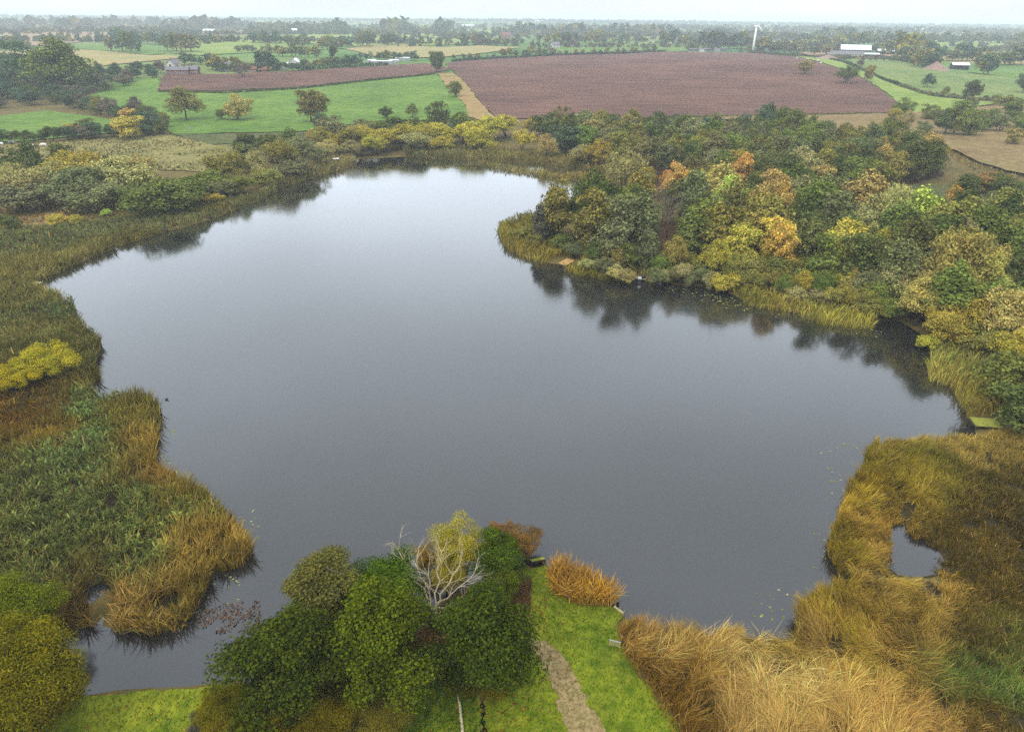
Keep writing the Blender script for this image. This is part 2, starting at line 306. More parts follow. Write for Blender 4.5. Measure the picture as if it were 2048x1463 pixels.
def shore(P):
    P = np.asarray(P, float)
    d = edge_dist(LAKE, P); d = np.where(inside(LAKE, P), -d, d)
    e = edge_dist(POND, P); e = np.where(inside(POND, P), -e, e)
    return np.minimum(d, e)
def ground_z(x, y):
    x = np.asarray(x, float); y = np.asarray(y, float); z = hill(x, y)
    m = (np.abs(x) < 230) & (y < 320) & (y > 10)
    if m.any():
        d = shore(np.stack((x[m], y[m]), 1)); z[m] = np.where(d > 0, np.minimum(0.3, 0.05 + 0.35 * d), np.maximum(-1.4, 0.05 + 0.6 * d))
    return z
def gz(x, y): return float(ground_z(np.array([x]), np.array([y]))[0])
def axis(a, b, step, lo, hi, g=1.09):
    v = list(np.arange(a, b + 1e-6, step)); s = step
    while v[-1] < hi: s *= g; v.append(v[-1] + s)
    s = step
    while v[0] > lo: s *= g; v.insert(0, v[0] - s)
    return np.array(v)
XS = axis(-190, 190, 2.0, -9000, 9000, 1.075); YS = axis(20, 290, 2.0, -150, 12000, 1.045)
gx, gy = np.meshgrid(XS, YS); zz = ground_z(gx.ravel(), gy.ravel()); nx, ny = len(XS), len(YS)
ii = (np.arange(ny - 1)[:, None] * nx + np.arange(nx - 1)[None]).ravel()
tag(link('ground', mesh_np('ground', np.stack((gx.ravel(), gy.ravel(), zz), 1), np.stack((ii, ii + 1, ii + nx + 1, ii + nx), 1), 4, smooth=True), M['ground']), kind='structure')
def sheet(name, poly, mat, off, cell, kind='structure', seed=1):
    """a conforming sheet of ground with an uneven outline"""
    r = np.random.default_rng(seed); poly = np.asarray(poly, float)
    lo, hi = poly.min(0), poly.max(0); k = math.sqrt(max((hi - lo).prod() / 9000.0, 1e-6)); cell = max(cell, k)
    g1, g2 = np.meshgrid(np.arange(lo[0], hi[0], cell), np.arange(lo[1], hi[1], cell)); P = np.stack((g1.ravel(), g2.ravel()), 1); P = P + r.uniform(-.25, .25, P.shape) * cell
    P = P[inside(poly, P)]
    if len(P): P = P[edge_dist(poly, P) > cell * .35]
    n = len(poly); pts = [Vector(p) for p in poly] + [Vector(p) for p in P]
    v, _, f, *_x = delaunay_2d_cdt(pts, [(i, (i + 1) % n) for i in range(n)], [], 1, 1e-4, False)
    v = np.array([(p.x, p.y) for p in v]); f = np.array([q for q in f if len(q) == 3])
    cen = v[f].mean(1); f = f[inside(poly, cen)]
    z = ground_z(v[:, 0], v[:, 1]) + off
    a, b, c = v[f[:, 0]], v[f[:, 1]], v[f[:, 2]]; cr_ = (b[:, 0] - a[:, 0]) * (c[:, 1] - a[:, 1]) - (b[:, 1] - a[:, 1]) * (c[:, 0] - a[:, 0]); f[cr_ < 0] = f[cr_ < 0][:, ::-1]
    return tag(link(name, mesh_np(name, np.column_stack((v, z)), f, 3, smooth=True), mat), kind=kind)
def flat_sheet(name, poly, mat, z):
    b = bmesh.new(); vs = [b.verts.new((p[0], p[1], z)) for p in poly]; f = b.faces.new(vs); f.normal_update()
    if f.normal.z < 0: f.normal_flip()
    bmesh.ops.triangulate(b, faces=[f]); me = bpy.data.meshes.new(name); b.to_mesh(me); b.free(); return tag(link(name, me, mat), kind='structure')
lx, hx = LAKE.min(0) - 6, LAKE.max(0) + 6
wme = bpy.data.meshes.new('lake_water'); wme.from_pydata([(lx[0], lx[1], 0), (hx[0], lx[1], 0), (hx[0], hx[1], 0), (lx[0], hx[1], 0)], [], [(0, 1, 2, 3)])
tag(link('water', wme, M['water']), kind='structure')

# fields and other ground covers, outlined on the photo and laid on the terrain
FIELDS = [
 ('pasture', 'pasture', [(128, 210), (200, 185), (318, 152), (316, 183), (450, 186), (600, 177), (760, 160), (872, 148), (905, 185), (932, 214), (940, 236), (880, 241), (760, 243), (680, 252), (600, 264), (345, 270), (330, 256), (240, 228)]),
 ('pasture', 'pasture', [(-60, 240), (90, 222), (190, 234), (270, 250), (230, 266), (60, 283), (-60, 288)]),
 ('ploughed_field', 'plough', [(326, 150), (460, 149), (600, 143), (720, 135), (850, 127), (906, 138), (872, 147), (760, 158), (600, 175), (400, 184), (317, 182)]),
 ('ploughed_field', 'plough', [(890, 127), (1000, 118), (1110, 112), (1250, 107), (1330, 104), (1500, 106), (1560, 112), (1590, 114), (1650, 130), (1722, 157), (1760, 180), (1802, 215), (1782, 228), (1600, 231), (1440, 234), (1300, 237), (1150, 239), (992, 238), (958, 200), (922, 158), (906, 146)]),
 ('rough_field', 'roughgrass', [(873, 148), (904, 147), (924, 160), (956, 200), (992, 240), (962, 243), (940, 236), (932, 212), (905, 184)]),
 ('pasture', 'pasture_pale', [(1592, 113), (1650, 117), (1700, 133), (1740, 146), (1760, 160), (1800, 175), (1870, 196), (1990, 206), (1940, 222), (1890, 232), (1830, 232), (1804, 214), (1762, 179), (1724, 156), (1652, 129)]),
 ('pasture', 'pasture_olive', [(1690, 118), (1800, 120), (1850, 140), (1880, 143), (1960, 150), (2110, 165), (2110, 202), (1960, 200), (1870, 192), (1800, 172), (1764, 156), (1742, 144), (1702, 130)]),
 ('pasture', 'pasture', [(1930, 144), (2110, 140), (2110, 164), (1990, 154)]),
 ('pasture', 'pasture_pale', [(1800, 88), (1900, 80), (2110, 84), (2110, 96), (1900, 96)]),
 ('stubble_field', 'stubble', [(-60, 108), (80, 97), (180, 101), (300, 112), (390, 113), (340, 120), (200, 134), (70, 141), (-60, 132)]),
 ('pasture', 'pasture', [(-60, 106), (80, 95), (190, 90), (300, 98), (330, 108), (300, 111), (180, 100), (80, 96)]),
 ('fallow_field', 'fallow', [(-60, 60), (200, 56), (350, 54), (540, 62), (420, 80), (230, 78), (110, 92), (-60, 90)]),
 ('pasture', 'pasture_pale', [(385, 84), (480, 80), (610, 88), (596, 104), (470, 108), (400, 112), (340, 106)]),
 ('pasture', 'pasture_pale', [(560, 72), (700, 58), (1000, 60), (1010, 82), (900, 90), (700, 94), (620, 88)]),
 ('stubble_field', 'stubble', [(690, 98), (740, 91), (800, 89), (880, 96), (960, 92), (1042, 96), (960, 108), (880, 116), (760, 116)]),
 ('pasture', 'pasture', [(1112, 94), (1180, 86), (1300, 88), (1374, 94), (1376, 104), (1250, 106), (1112, 110)]),
 ('pasture', 'pasture_olive', [(1190, 78), (1350, 70), (1490, 80), (1400, 92), (1240, 86)]),
 ('farm_yard', 'earth', [(1590, 106), (1660, 106), (1790, 111), (1830, 121), (1780, 118), (1660, 117), (1620, 112)]),
 ('marsh', 'marsh', [(-60, 292), (100, 284), (330, 268), (430, 292), (500, 288), (440, 320), (430, 345), (300, 340), (200, 318), (-60, 330)]),
 ('marsh', 'marsh_dark', [(345, 270), (600, 266), (740, 246), (940, 240), (920, 262), (640, 280), (420, 290)]),
 ('marsh', 'heath', [(1400, 238), (1800, 230), (2110, 205), (2110, 370), (1960, 330), (1850, 280), (1600, 255)]),
 ('marsh', 'heath', [(-60, 400), (250, 388), (420, 400), (250, 438), (-60, 480)]),
 ('marsh', 'marsh_dark', [(1640, 392), (1800, 370), (1960, 372), (2110, 400), (2110, 440), (1900, 420), (1700, 410)]),
 ('meadow', 'pasture_pale', [(2000, 424), (2110, 410), (2110, 444), (2030, 444)]),
]
CNT = {}
for i, (nm, mt_, poly) in enumerate(FIELDS):
    W_ = [on(u, v) for u, v in poly]; dist = np.hypot(*np.array(W_).T).mean()
    P = rough(W_, max(3.0, dist / 60), min(2.0, dist / 700.0), 30 + i)
    sheet(nm, P, M[mt_], 0.05 + 0.012 * i if dist < 330 else 0.35 + 0.03 * i, 6 if dist < 400 else 14, seed=i)
# the mown lawns, the track, the ditch, bare earth under the near trees, mud under the reed beds
def G(poly, z=0.3): return [at(u, v, z) for u, v in poly]
LAWN = rough(G([(1058, 1140), (1098, 1128), (1104, 1180), (1150, 1208), (1226, 1212), (1246, 1232), (1236, 1268), (1252, 1310), (1300, 1370), (1350, 1440), (1400, 1540), (960, 1540), (962, 1420), (1000, 1380), (1046, 1335), (1052, 1280), (1062, 1200)]), 0.8, 0.14, 8)
sheet('lawn', LAWN, M['lawn'], 0.03, 1.0)
LAWN2 = rough(G([(140, 1392), (250, 1386), (370, 1378), (450, 1372), (470, 1400), (420, 1540), (-40, 1540), (60, 1440)]), 0.8, 0.14, 9)
sheet('lawn', LAWN2, M['lawn'], 0.03, 1.0)
WEEDS = rough(G([(860, 1340), (1000, 1380), (962, 1420), (960, 1540), (780, 1540), (800, 1420)]), 0.8, 0.1, 10)
sheet('undergrowth_ground', WEEDS, M['lawn'], 0.035, 1.0)
sheet('bare_ground', rough(G([(815, 1255), (900, 1200), (1000, 1160), (1062, 1150), (1060, 1280), (960, 1370), (860, 1345), (700, 1400), (560, 1400), (560, 1375), (700, 1335)]), 0.8, 0.12, 12), M['litter'], 0.04, 1.0)
TRACK_C = [at(u, v, 0.3) for u, v in [(1062, 1284), (1084, 1298), (1108, 1322), (1124, 1352), (1138, 1388), (1156, 1430), (1180, 1480), (1210, 1545)]]
def ribbon(cl, w, n=6, seed=0):
    r = np.random.default_rng(seed); c = np.array(cl, float); t_ = np.linspace(0, len(c) - 1, n * (len(c) - 1) + 1); c = np.column_stack([np.interp(t_, range(len(c)), c[:, k]) for k in (0, 1)])
    for _ in range(3): c[1:-1] = 0.25 * c[:-2] + 0.5 * c[1:-1] + 0.25 * c[2:]
    d = np.gradient(c, axis=0); d /= np.linalg.norm(d, axis=1)[:, None]; nrm = np.stack((-d[:, 1], d[:, 0]), 1)
    w = np.interp(np.linspace(0, 1, len(c)), np.linspace(0, 1, len(w)), w); a = c + nrm * (w / 2 + r.normal(0, .12, len(c)))[:, None]; b = c - nrm * (w / 2 + r.normal(0, .12, len(c)))[:, None]
    return np.concatenate((a, b[::-1])), c
TRACK, TRACK_L = ribbon(TRACK_C, [1.0, 1.5, 1.9, 2.0, 2.1, 2.4, 2.7, 2.8], seed=2)
sheet('gravel_track', TRACK, M['track'], 0.05, 0.6)
DITCH, _ = ribbon(G([(966, 1375), (967, 1420), (964, 1470), (966, 1540)]), [0.25, 0.32, 0.36, 0.4], seed=4)
sheet('ditch', DITCH, M['ditch'], 0.055, 0.4)
LEFT_PX = [(-60, 470), (120, 452), (260, 430), (400, 411), (472, 405), (472, 420), (420, 441), (330, 464), (235, 494), (140, 534), (66, 573), (104, 586), (148, 608), (160, 645), (186, 668), (203, 686), (191, 735), (200, 762), (170, 768), (210, 800), (255, 797), (300, 800), (322, 815), (318, 862), (310, 925), (332, 948), (365, 958), (412, 992), (455, 1037), (500, 1085), (505, 1108), (486, 1131), (428, 1147), (395, 1213), (362, 1258), (305, 1271), (222, 1262), (224, 1215), (226, 1168), (194, 1164), (164, 1178), (176, 1215), (190, 1252), (132, 1264), (80, 1270), (-60, 1260)]
RIGHT_PX = [(1962, 876), (1900, 882), (1745, 892), (1722, 938), (1690, 992), (1662, 1068), (1655, 1105), (1694, 1170), (1610, 1205), (1586, 1285), (1540, 1286), (1450, 1266), (1350, 1276), (1268, 1246), (1240, 1268), (1256, 1310), (1304, 1370), (1355, 1440), (1400, 1540), (2140, 1540), (2140, 866), (2020, 862)]
LEFT = np.array(G(LEFT_PX, 0.15)); RIGHT = np.array(G(RIGHT_PX, 0.15))
sheet('reed_bed_ground', rough(LEFT, 2.0, .05, 14), M['reed_mud'], 0.02, 2.5)
sheet('reed_bed_ground', rough(RIGHT, 2.0, .05, 15), M['reed_mud'], 0.02, 2.0)

# ------------------------------------------------------------------ reeds, sedge, grass (masses nobody could count)
def ribbons(name, P, z0, h, dirs, lean, width, col, prof=(1, .9, 1.25, .15), ts=(0, .42, .78, 1.0), label=None, mat='reed', cat=None):
    n = len(P); k = len(ts); V = np.zeros((n, k, 2, 3)); ang = rng.uniform(0, np.pi, n); wd = np.stack((np.cos(ang), np.sin(ang), np.zeros(n)), 1)
    for j, tt in enumerate(ts):
        out_ = h * lean * (0.25 * tt + 0.75 * tt * tt)
        c = np.column_stack((P[:, 0] + dirs[:, 0] * out_, P[:, 1] + dirs[:, 1] * out_, z0 + h * tt * np.sqrt(np.maximum(0.06, 1 - (lean * tt * 0.93) ** 2))))
        s = (width * prof[j] * .5)[:, None] * wd; V[:, j, 0] = c - s; V[:, j, 1] = c + s
    b = (np.arange(n) * k * 2)[:, None, None]; j = (np.arange(k - 1) * 2)[None, :, None]
    F = b + j + np.array([0, 1, 3, 2])[None, None, :]
    me = mesh_np(name, V.reshape(-1, 3), F.reshape(-1), 4, np.repeat(col, k * 2, axis=0))
    o = link(name, me, M[mat]); return tag(o, label, cat, None, 'stuff')
ANCH = [((30, 480), (84, 100, 60)), ((200, 470), (86, 102, 62)), ((350, 440), (92, 106, 64)), ((100, 540), (104, 106, 50)), ((250, 485), (124, 112, 56)), ((420, 420), (112, 104, 56)), ((30, 600), (98, 104, 48)), ((120, 640), (76, 98, 58)), ((60, 660), (98, 102, 48)), ((180, 650), (112, 104, 50)),
        ((190, 740), (106, 100, 50)), ((90, 800), (118, 92, 36)), ((30, 830), (130, 88, 28)), ((100, 870), (136, 106, 32)), ((170, 830), (76, 108, 58)), ((150, 930), (82, 112, 60)), ((60, 960), (88, 104, 50)), ((30, 1050), (86, 98, 44)), ((150, 1050), (82, 104, 50)), ((250, 1000), (88, 108, 50)), ((220, 880), (80, 110, 58)),
        ((275, 850), (132, 114, 46)), ((290, 800), (124, 108, 42)), ((308, 900), (156, 124, 52)), ((340, 960), (164, 124, 52)), ((400, 1005), (136, 112, 38)), ((455, 1070), (142, 116, 40)), ((425, 1100), (178, 138, 64)), ((330, 1100), (82, 108, 42)), ((250, 1080), (86, 104, 46)), ((280, 1210), (182, 142, 80)), ((230, 1190), (160, 118, 56)), ((350, 1225), (140, 114, 40)), ((150, 1215), (126, 94, 42)), ((100, 1150), (82, 98, 40)), ((200, 1130), (92, 98, 42)), ((380, 1050), (92, 108, 42)), ((300, 1040), (84, 106, 46)),
        ((1800, 880), (186, 150, 74)), ((1900, 900), (176, 140, 72)), ((2000, 885), (156, 124, 60)), ((1760, 930), (158, 130, 42)), ((1850, 925), (116, 104, 36)), ((1950, 960), (98, 80, 28)), ((2000, 1050), (92, 70, 24)), ((1900, 1100), (98, 76, 28)), ((2000, 1200), (94, 72, 24)), ((1950, 1300), (100, 78, 26)), ((1720, 985), (172, 136, 42)), ((1680, 1080), (156, 126, 32)), ((1720, 1130), (146, 120, 26)),
        ((1745, 1060), (186, 140, 64)), ((1800, 1155), (196, 150, 84)), ((1870, 1155), (178, 132, 58)), ((1650, 1205), (166, 126, 42)), ((1620, 1255), (170, 126, 42)), ((1300, 1250), (168, 122, 58)), ((1400, 1270), (172, 126, 52)), ((1350, 1310), (204, 160, 102)), ((1500, 1315), (214, 168, 108)), ((1450, 1390), (214, 164, 98)), ((1600, 1355), (214, 168, 106)), ((1700, 1310), (196, 150, 82)), ((1800, 1310), (190, 144, 70)), ((1850, 1405), (190, 140, 78)), ((1700, 1425), (200, 150, 84)), ((1260, 1270), (156, 110, 46)), ((1300, 1345), (156, 110, 36)), ((1385, 1440), (146, 100, 26)), ((2000, 1400), (84, 116, 40)), ((2060, 1380), (86, 120, 42)), ((1990, 1470), (104, 74, 22)), ((1560, 1290), (158, 128, 40)), ((1700, 1250), (170, 138, 42)),
        ((1165, 1170), (184, 126, 56)), ((1130, 1190), (166, 116, 34)), ((1210, 1190), (176, 126, 34)),
        ((520, 400), (92, 104, 60)), ((600, 355), (128, 118, 70)), ((680, 325), (150, 134, 80)), ((850, 312), (120, 112, 62)), ((1000, 316), (106, 108, 58)), ((1130, 330), (112, 112, 58)), ((1060, 345), (146, 128, 66)), ((1190, 360), (162, 138, 70)), ((1010, 465), (140, 126, 44)), ((1060, 500), (150, 128, 52)), ((1090, 470), (120, 112, 44)), ((1200, 548), (150, 134, 50)), ((1480, 590), (140, 130, 52)), ((1560, 605), (168, 146, 64)), ((1700, 645), (170, 150, 62)), ((1640, 610), (112, 120, 56)), ((1900, 720), (146, 134, 62)), ((1925, 800), (172, 146, 66)), ((1960, 740), (110, 116, 52)),
        ((600, 1420), (120, 118, 30)), ((250, 1400), (116, 128, 24))]
A_XY = np.array([on(*a[0]) for a in ANCH]); A_C = np.array([lin(a[1], 1.5) for a in ANCH]); 
_g = (A_C[:, 1] > A_C[:, 0] * .97); A_C[_g] = A_C[_g] * .74 + A_C[_g].mean(1)[:, None] * .26 * np.array((1.05, 1.02, .9))
_r = (A_XY[:, 0] > 5) & (A_XY[:, 1] < 110) & ~_g; A_C[_r] *= np.array((.98, 1.05, .95)); A_C[_g] *= np.array((1.62, 1.4, .98)); _l = A_C.mean(1); A_C *= np.minimum((_l / np.median(_l)) ** .35, 1.02)[:, None]; A_C[~_g] *= np.array((.9, 1.02, 1.02))
def JIT(P):
    n = len(P); return 3.2 * np.stack((vnoise(P[:, 0], P[:, 1], 3.5, 71) - .5, vnoise(P[:, 0], P[:, 1], 3.5, 72) - .5), 1) * 2 + rng.normal(0, .9, (n, 2))
def veg_color(P, jit=0.3):
    out = np.zeros((len(P), 3))
    for s in range(0, len(P), 20000):
        p = P[s:s + 20000] + JIT(P[s:s + 20000]); w = 1.0 / ((p[:, None, 0] - A_XY[None, :, 0]) ** 2 + (p[:, None, 1] - A_XY[None, :, 1]) ** 2 + 3.0) ** 1.9
        out[s:s + 20000] = (w @ A_C) / w.sum(1)[:, None]
    v = rng.lognormal(0, jit, len(P))[:, None] * (0.62 + 0.44 * vnoise(P[:, 0], P[:, 1], 1.3, 3) + .34 * vnoise(P[:, 0], P[:, 1], 5, 33))[:, None]
    m_ = rng.random(len(P)) < .05; out[m_] = lin((176, 142, 84), 1.3); hue = rng.normal(0, 0.06, (len(P), 3)); return np.clip(out * v * (1 + hue), 0.004, 0.75)
def scatter(poly, dens, seed=0):
    """points inside a polygon; dens(P) points per square metre"""
    r = np.random.default_rng(seed); poly = np.asarray(poly); lo, hi = poly.min(0), poly.max(0); dm = dens(None); n = int((hi - lo).prod() * dm)
    P = lo + r.random((n, 2)) * (hi - lo); P = P[inside(poly, P)]; d = dens(P); return P[r.random(len(P)) < d / dm]
def tuft(P, sc, seed):
    a = P[:, 0] / sc + 1.1 * vnoise(P[:, 0], P[:, 1], sc * 1.5, seed); b = P[:, 1] / sc + 1.1 * vnoise(P[:, 0], P[:, 1], sc * 1.5, seed + 1)
    k = (np.floor(a).astype(np.int64) * 73856093 ^ np.floor(b).astype(np.int64) * 19349663 ^ seed * 83492791) & 0x7fffffff; k = (k * 1103515245 + 12345) & 0x7fffffff
    return (k >> 8) % 1000 / 1000.0
def reed_bed(name, poly, label, base=16.0, hmul=1.0, lodged=(), gaps=(), seed=0, ref=70.0, ex=1.4, hfun=None, water_ok=False, wmin=0.045, chaos=0.3, flow=5.0, prof=(1, .9, 1.25, .15), ts=(0, .42, .78, 1.0), leafy=False):
    def dens(P): return base if P is None else base * np.minimum(1, (ref / np.maximum(np.hypot(P[:, 0], P[:, 1]), 20)) ** ex)
    P = scatter(poly, dens, seed)
    if not water_ok: P = P[shore(P) > -0.7]
    for (u, v, rr) in gaps:
        g = np.array(at(u, v, .3)); q = P - g; P = P[(q[:, 0] / rr) ** 2 + (q[:, 1] / (rr * .8)) ** 2 + rng.normal(0, .25, len(P)) > 1]
    if base in (72, 185): P = P[(vnoise(P[:, 0], P[:, 1], .85, 81) + .25 * vnoise(P[:, 0], P[:, 1], 2.4, 82) + rng.normal(0, .08, len(P))) > .42]
    rg = np.hypot(np.hypot(P[:, 0], P[:, 1]), CAM_H); n = len(P)
    h = hmul * (1.9 * (0.6 + 0.36 * vnoise(P[:, 0], P[:, 1], 4.0, 5) + .42 * vnoise(P[:, 0], P[:, 1], 1.1, 15)) * (.8 + .4 * tuft(P, .9, 39)) * rng.normal(1, .14, n))
    if hfun is not None: h = h * hfun(P)
    ch = chaos(P) if callable(chaos) else chaos; th = 2 * np.pi * vnoise(P[:, 0], P[:, 1], flow * 1.6, 8) * .9 + 2.6 * (tuft(P, 1.5, 9) - .5) + 1.2 * (tuft(P, .7, 19) - .5) + rng.normal(0, 1, n) * (.45 + 2.2 * ch) + 2.2
    lean = np.clip(0.18 + 0.4 * vnoise(P[:, 0], P[:, 1], 2.0, 6) + .3 * (tuft(P, 1.1, 29) - .4) + rng.normal(0, .1, n) + .25 * ch * rng.random(n), 0.05, 0.92)
    for (u, v, rr, am) in lodged:
        g = np.array(at(u, v, .3)); w = np.exp(-((P - g) ** 2).sum(1) / rr ** 2); lean = np.clip(lean + am * w, 0, 0.97); h = h * (1 + .1 * w)
    z = np.maximum(ground_z(P[:, 0], P[:, 1]), -0.3); w_ = np.maximum(wmin, 0.0006 * rg) * rng.uniform(.7, 1.4, n); C_ = veg_color(P) * (.8 + .4 * tuft(P, 1.2, 49))[:, None]
    if leafy:                                              # green reed stands show their leaves, not their stems
        g = (C_[:, 1] > C_[:, 0] * .99) & (rng.random(n) < .88); can = h * (.45 + .6 * tuft(P, .75, 59) * vnoise(P[:, 0], P[:, 1], 1.0, 61) + .25 * vnoise(P[:, 0], P[:, 1], .6, 63)); z = np.where(g, z + can * rng.uniform(.55, 1, n), z); h = np.where(g, rng.uniform(.3, .65, n), h); th = np.where(g, rng.uniform(0, 6.28, n), th); lean = np.where(g, rng.uniform(.35, .98, n), lean); w_ = np.where(g, np.maximum(w_, rng.uniform(.09, .16, n)), w_)
    return ribbons(name, P, z, h, np.stack((np.cos(th), np.sin(th)), 1), lean, w_, np.clip(C_, .004, .7), prof, ts, label=label)
def left_h(P):
    q = px(np.column_stack((P, np.full(len(P), .3)))); k = np.ones(len(P))
    for (u, v, ru, rv, a) in [(60, 820, 110, 70, .55), (60, 640, 60, 60, .35), (150, 420, 200, 25, .6), (100, 440, 160, 20, .5)]: k -= a * np.exp(-((q[:, 0] - u) / ru) ** 2 - ((q[:, 1] - v) / rv) ** 2)
    return np.clip(k, .3, 1)
reed_bed('reeds', LEFT, 'wide green reed bed with golden fringe along the near left shore', 72, .85, seed=21, hfun=left_h, wmin=.06, chaos=.5, prof=(.7, 1.25, .2), ts=(0, .55, 1), leafy=True)
reed_bed('reeds', RIGHT, 'golden wind-flattened reed bed with a small pool by the lawn', 185, .84, seed=22, ref=62, wmin=.023, prof=(1, 1.1, .2), ts=(0, .5, 1), chaos=lambda P: np.clip((px(np.column_stack((P, np.full(len(P), .3))))[:, 0] - 1800) / 120, .12, 1),
         lodged=[(1330, 1320, 3, .2), (1450, 1350, 4, .2), (1560, 1360, 4, .2), (1680, 1350, 4, .2), (1800, 1170, 3.5, .4), (1840, 1390, 4, .2), (1500, 1440, 4, .2), (1700, 1440, 4, .2)],
         gaps=[(1835, 1150, 2.2), (1800, 1140, 1.5), (1415, 1345, 1.0), (1490, 1345, 1.3), (1550, 1335, .9), (1735, 1362, 1.2), (1860, 1190, 1.3), (1590, 1395, .7), (1375, 1330, .6)],
         hfun=lambda P: (1 - .55 * np.exp(-np.clip(edge_dist(POND, P), 0, 9) ** 2 / 6.0)) * (1 - .55 * np.clip(((px(np.column_stack((P, np.full(len(P), .3))))[:, 0] - 1830) / 140), 0, 1)))
reed_bed('reeds', G([(1104, 1128), (1150, 1145), (1195, 1165), (1238, 1200), (1222, 1216), (1160, 1212), (1112, 1192), (1096, 1160)]), 'rusty clump of reeds between lawn and water', 110, .82, seed=23, water_ok=True, wmin=.03, chaos=.6)
reed_bed('sedge', G([(1232, 1252), (1262, 1252), (1300, 1325), (1352, 1395), (1430, 1520), (1376, 1520), (1300, 1388), (1244, 1312)]), 'rusty sedge strip between the lawn and the golden reeds', 60, .42, seed=30, chaos=.7, wmin=.035)
reed_bed('reeds', G([(468, 418), (476, 402), (520, 392), (600, 346), (660, 318), (704, 314), (714, 328), (650, 350), (600, 366), (556, 384), (515, 407)], .2), 'reed fringe with pale tips along the far left shore', 18, 1.0, seed=24, ref=110, ex=1.2)
reed_bed('reeds', G([(806, 318), (812, 302), (940, 300), (1080, 312), (1215, 332), (1300, 352), (1290, 372), (1215, 352), (1078, 331), (942, 324), (880, 321)], .2), 'long reed bed lining the far end of the lake', 18, 1.1, seed=25, ref=110, ex=1.2)
reed_bed('reeds', G([(952, 325), (985, 328), (1000, 333), (1060, 342), (1133, 352), (1160, 346), (1222, 366), (1205, 375), (1160, 357), (1133, 361), (1060, 351), (990, 340)], 0), 'thin strip of reeds standing in water before the far reed bed', 14, .8, seed=26, ref=110, ex=1.2, water_ok=True)
reed_bed('reeds', G([(993, 464), (1002, 446), (1075, 428), (1115, 440), (1120, 470), (1160, 505), (1255, 538), (1320, 552), (1300, 566), (1245, 561), (1200, 558), (1150, 548), (1110, 531), (1050, 518), (1013, 497)], .2), 'golden reed fringe round the tip of the wooded peninsula', 20, .85, seed=27, ref=90, ex=1.2, water_ok=True, gaps=[(1130, 527, 3.6), (1140, 520, 3.0), (1278, 557, 3.0), (1015, 455, 1.6)])
reed_bed('reeds', G([(1456, 578), (1470, 568), (1540, 575), (1620, 590), (1700, 610), (1760, 628), (1741, 659), (1635, 648), (1592, 625), (1560, 621), (1498, 614)], .2), 'tussocky reeds on the low bank in front of the wood', 20, .8, seed=28, ref=90, ex=1.2, water_ok=True)
reed_bed('reeds', G([(1848, 662), (1900, 660), (1975, 690), (2010, 770), (2010, 832), (1937, 836), (1915, 802), (1903, 774), (1858, 761), (1856, 722), (1866, 690)], .2), 'tan reeds along the right bank above the mossy platform', 24, .95, seed=29, ref=80, ex=1.2, water_ok=True)

def rushes(name, poly, label, dens, cols, seed, thr=.45):
    P = scatter(poly, lambda P: dens if P is None else np.full(len(P), dens), seed); m = .6 * vnoise(P[:, 0], P[:, 1], 14, seed) + .4 * vnoise(P[:, 0], P[:, 1], 4, seed + 1); P = P[m + rng.normal(0, .07, len(P)) > thr]; P = P[shore(P) > 1]; n = len(P); cc = np.array([lin(c, 1.4) for c in cols]); col = cc[rng.integers(0, len(cc), n)] * rng.lognormal(0, .2, n)[:, None]; th = rng.uniform(0, 6.28, n)
    return ribbons(name, P, hill(P[:, 0], P[:, 1]), rng.uniform(.35, .9, n), np.stack((np.cos(th), np.sin(th)), 1), rng.uniform(.2, .8, n), rng.uniform(.35, .75, n), np.clip(col, .01, .5), prof=(1, .9, .25), ts=(0, .5, 1), label=label)
rushes('rushes', [on(u, v) for u, v in [(-60, 292), (100, 284), (330, 268), (430, 288), (620, 266), (900, 242), (900, 262), (640, 282), (500, 292), (440, 345), (300, 340), (200, 318), (-60, 330)]], 'dark rushes dotted over the pale left marsh', 1.1, ((84, 90, 48), (110, 104, 60), (70, 82, 42), (140, 122, 70)), 51)
rushes('rushes', [on(u, v) for u, v in [(1400, 239), (1800, 231), (2110, 206), (2110, 380), (1960, 350), (1850, 285), (1600, 258)]], 'brown rushes dotted over the right-hand marsh', .9, ((120, 100, 62), (142, 122, 78), (96, 96, 54), (150, 136, 84)), 52)
rushes('rushes', [on(u, v) for u, v in [(-60, 400), (250, 388), (420, 400), (250, 438), (-60, 480)]], 'rusty sedge tufts on the brown marsh behind the left reeds', 3, ((136, 100, 52), (120, 112, 56), (104, 110, 60), (150, 118, 60)), 53, .3)
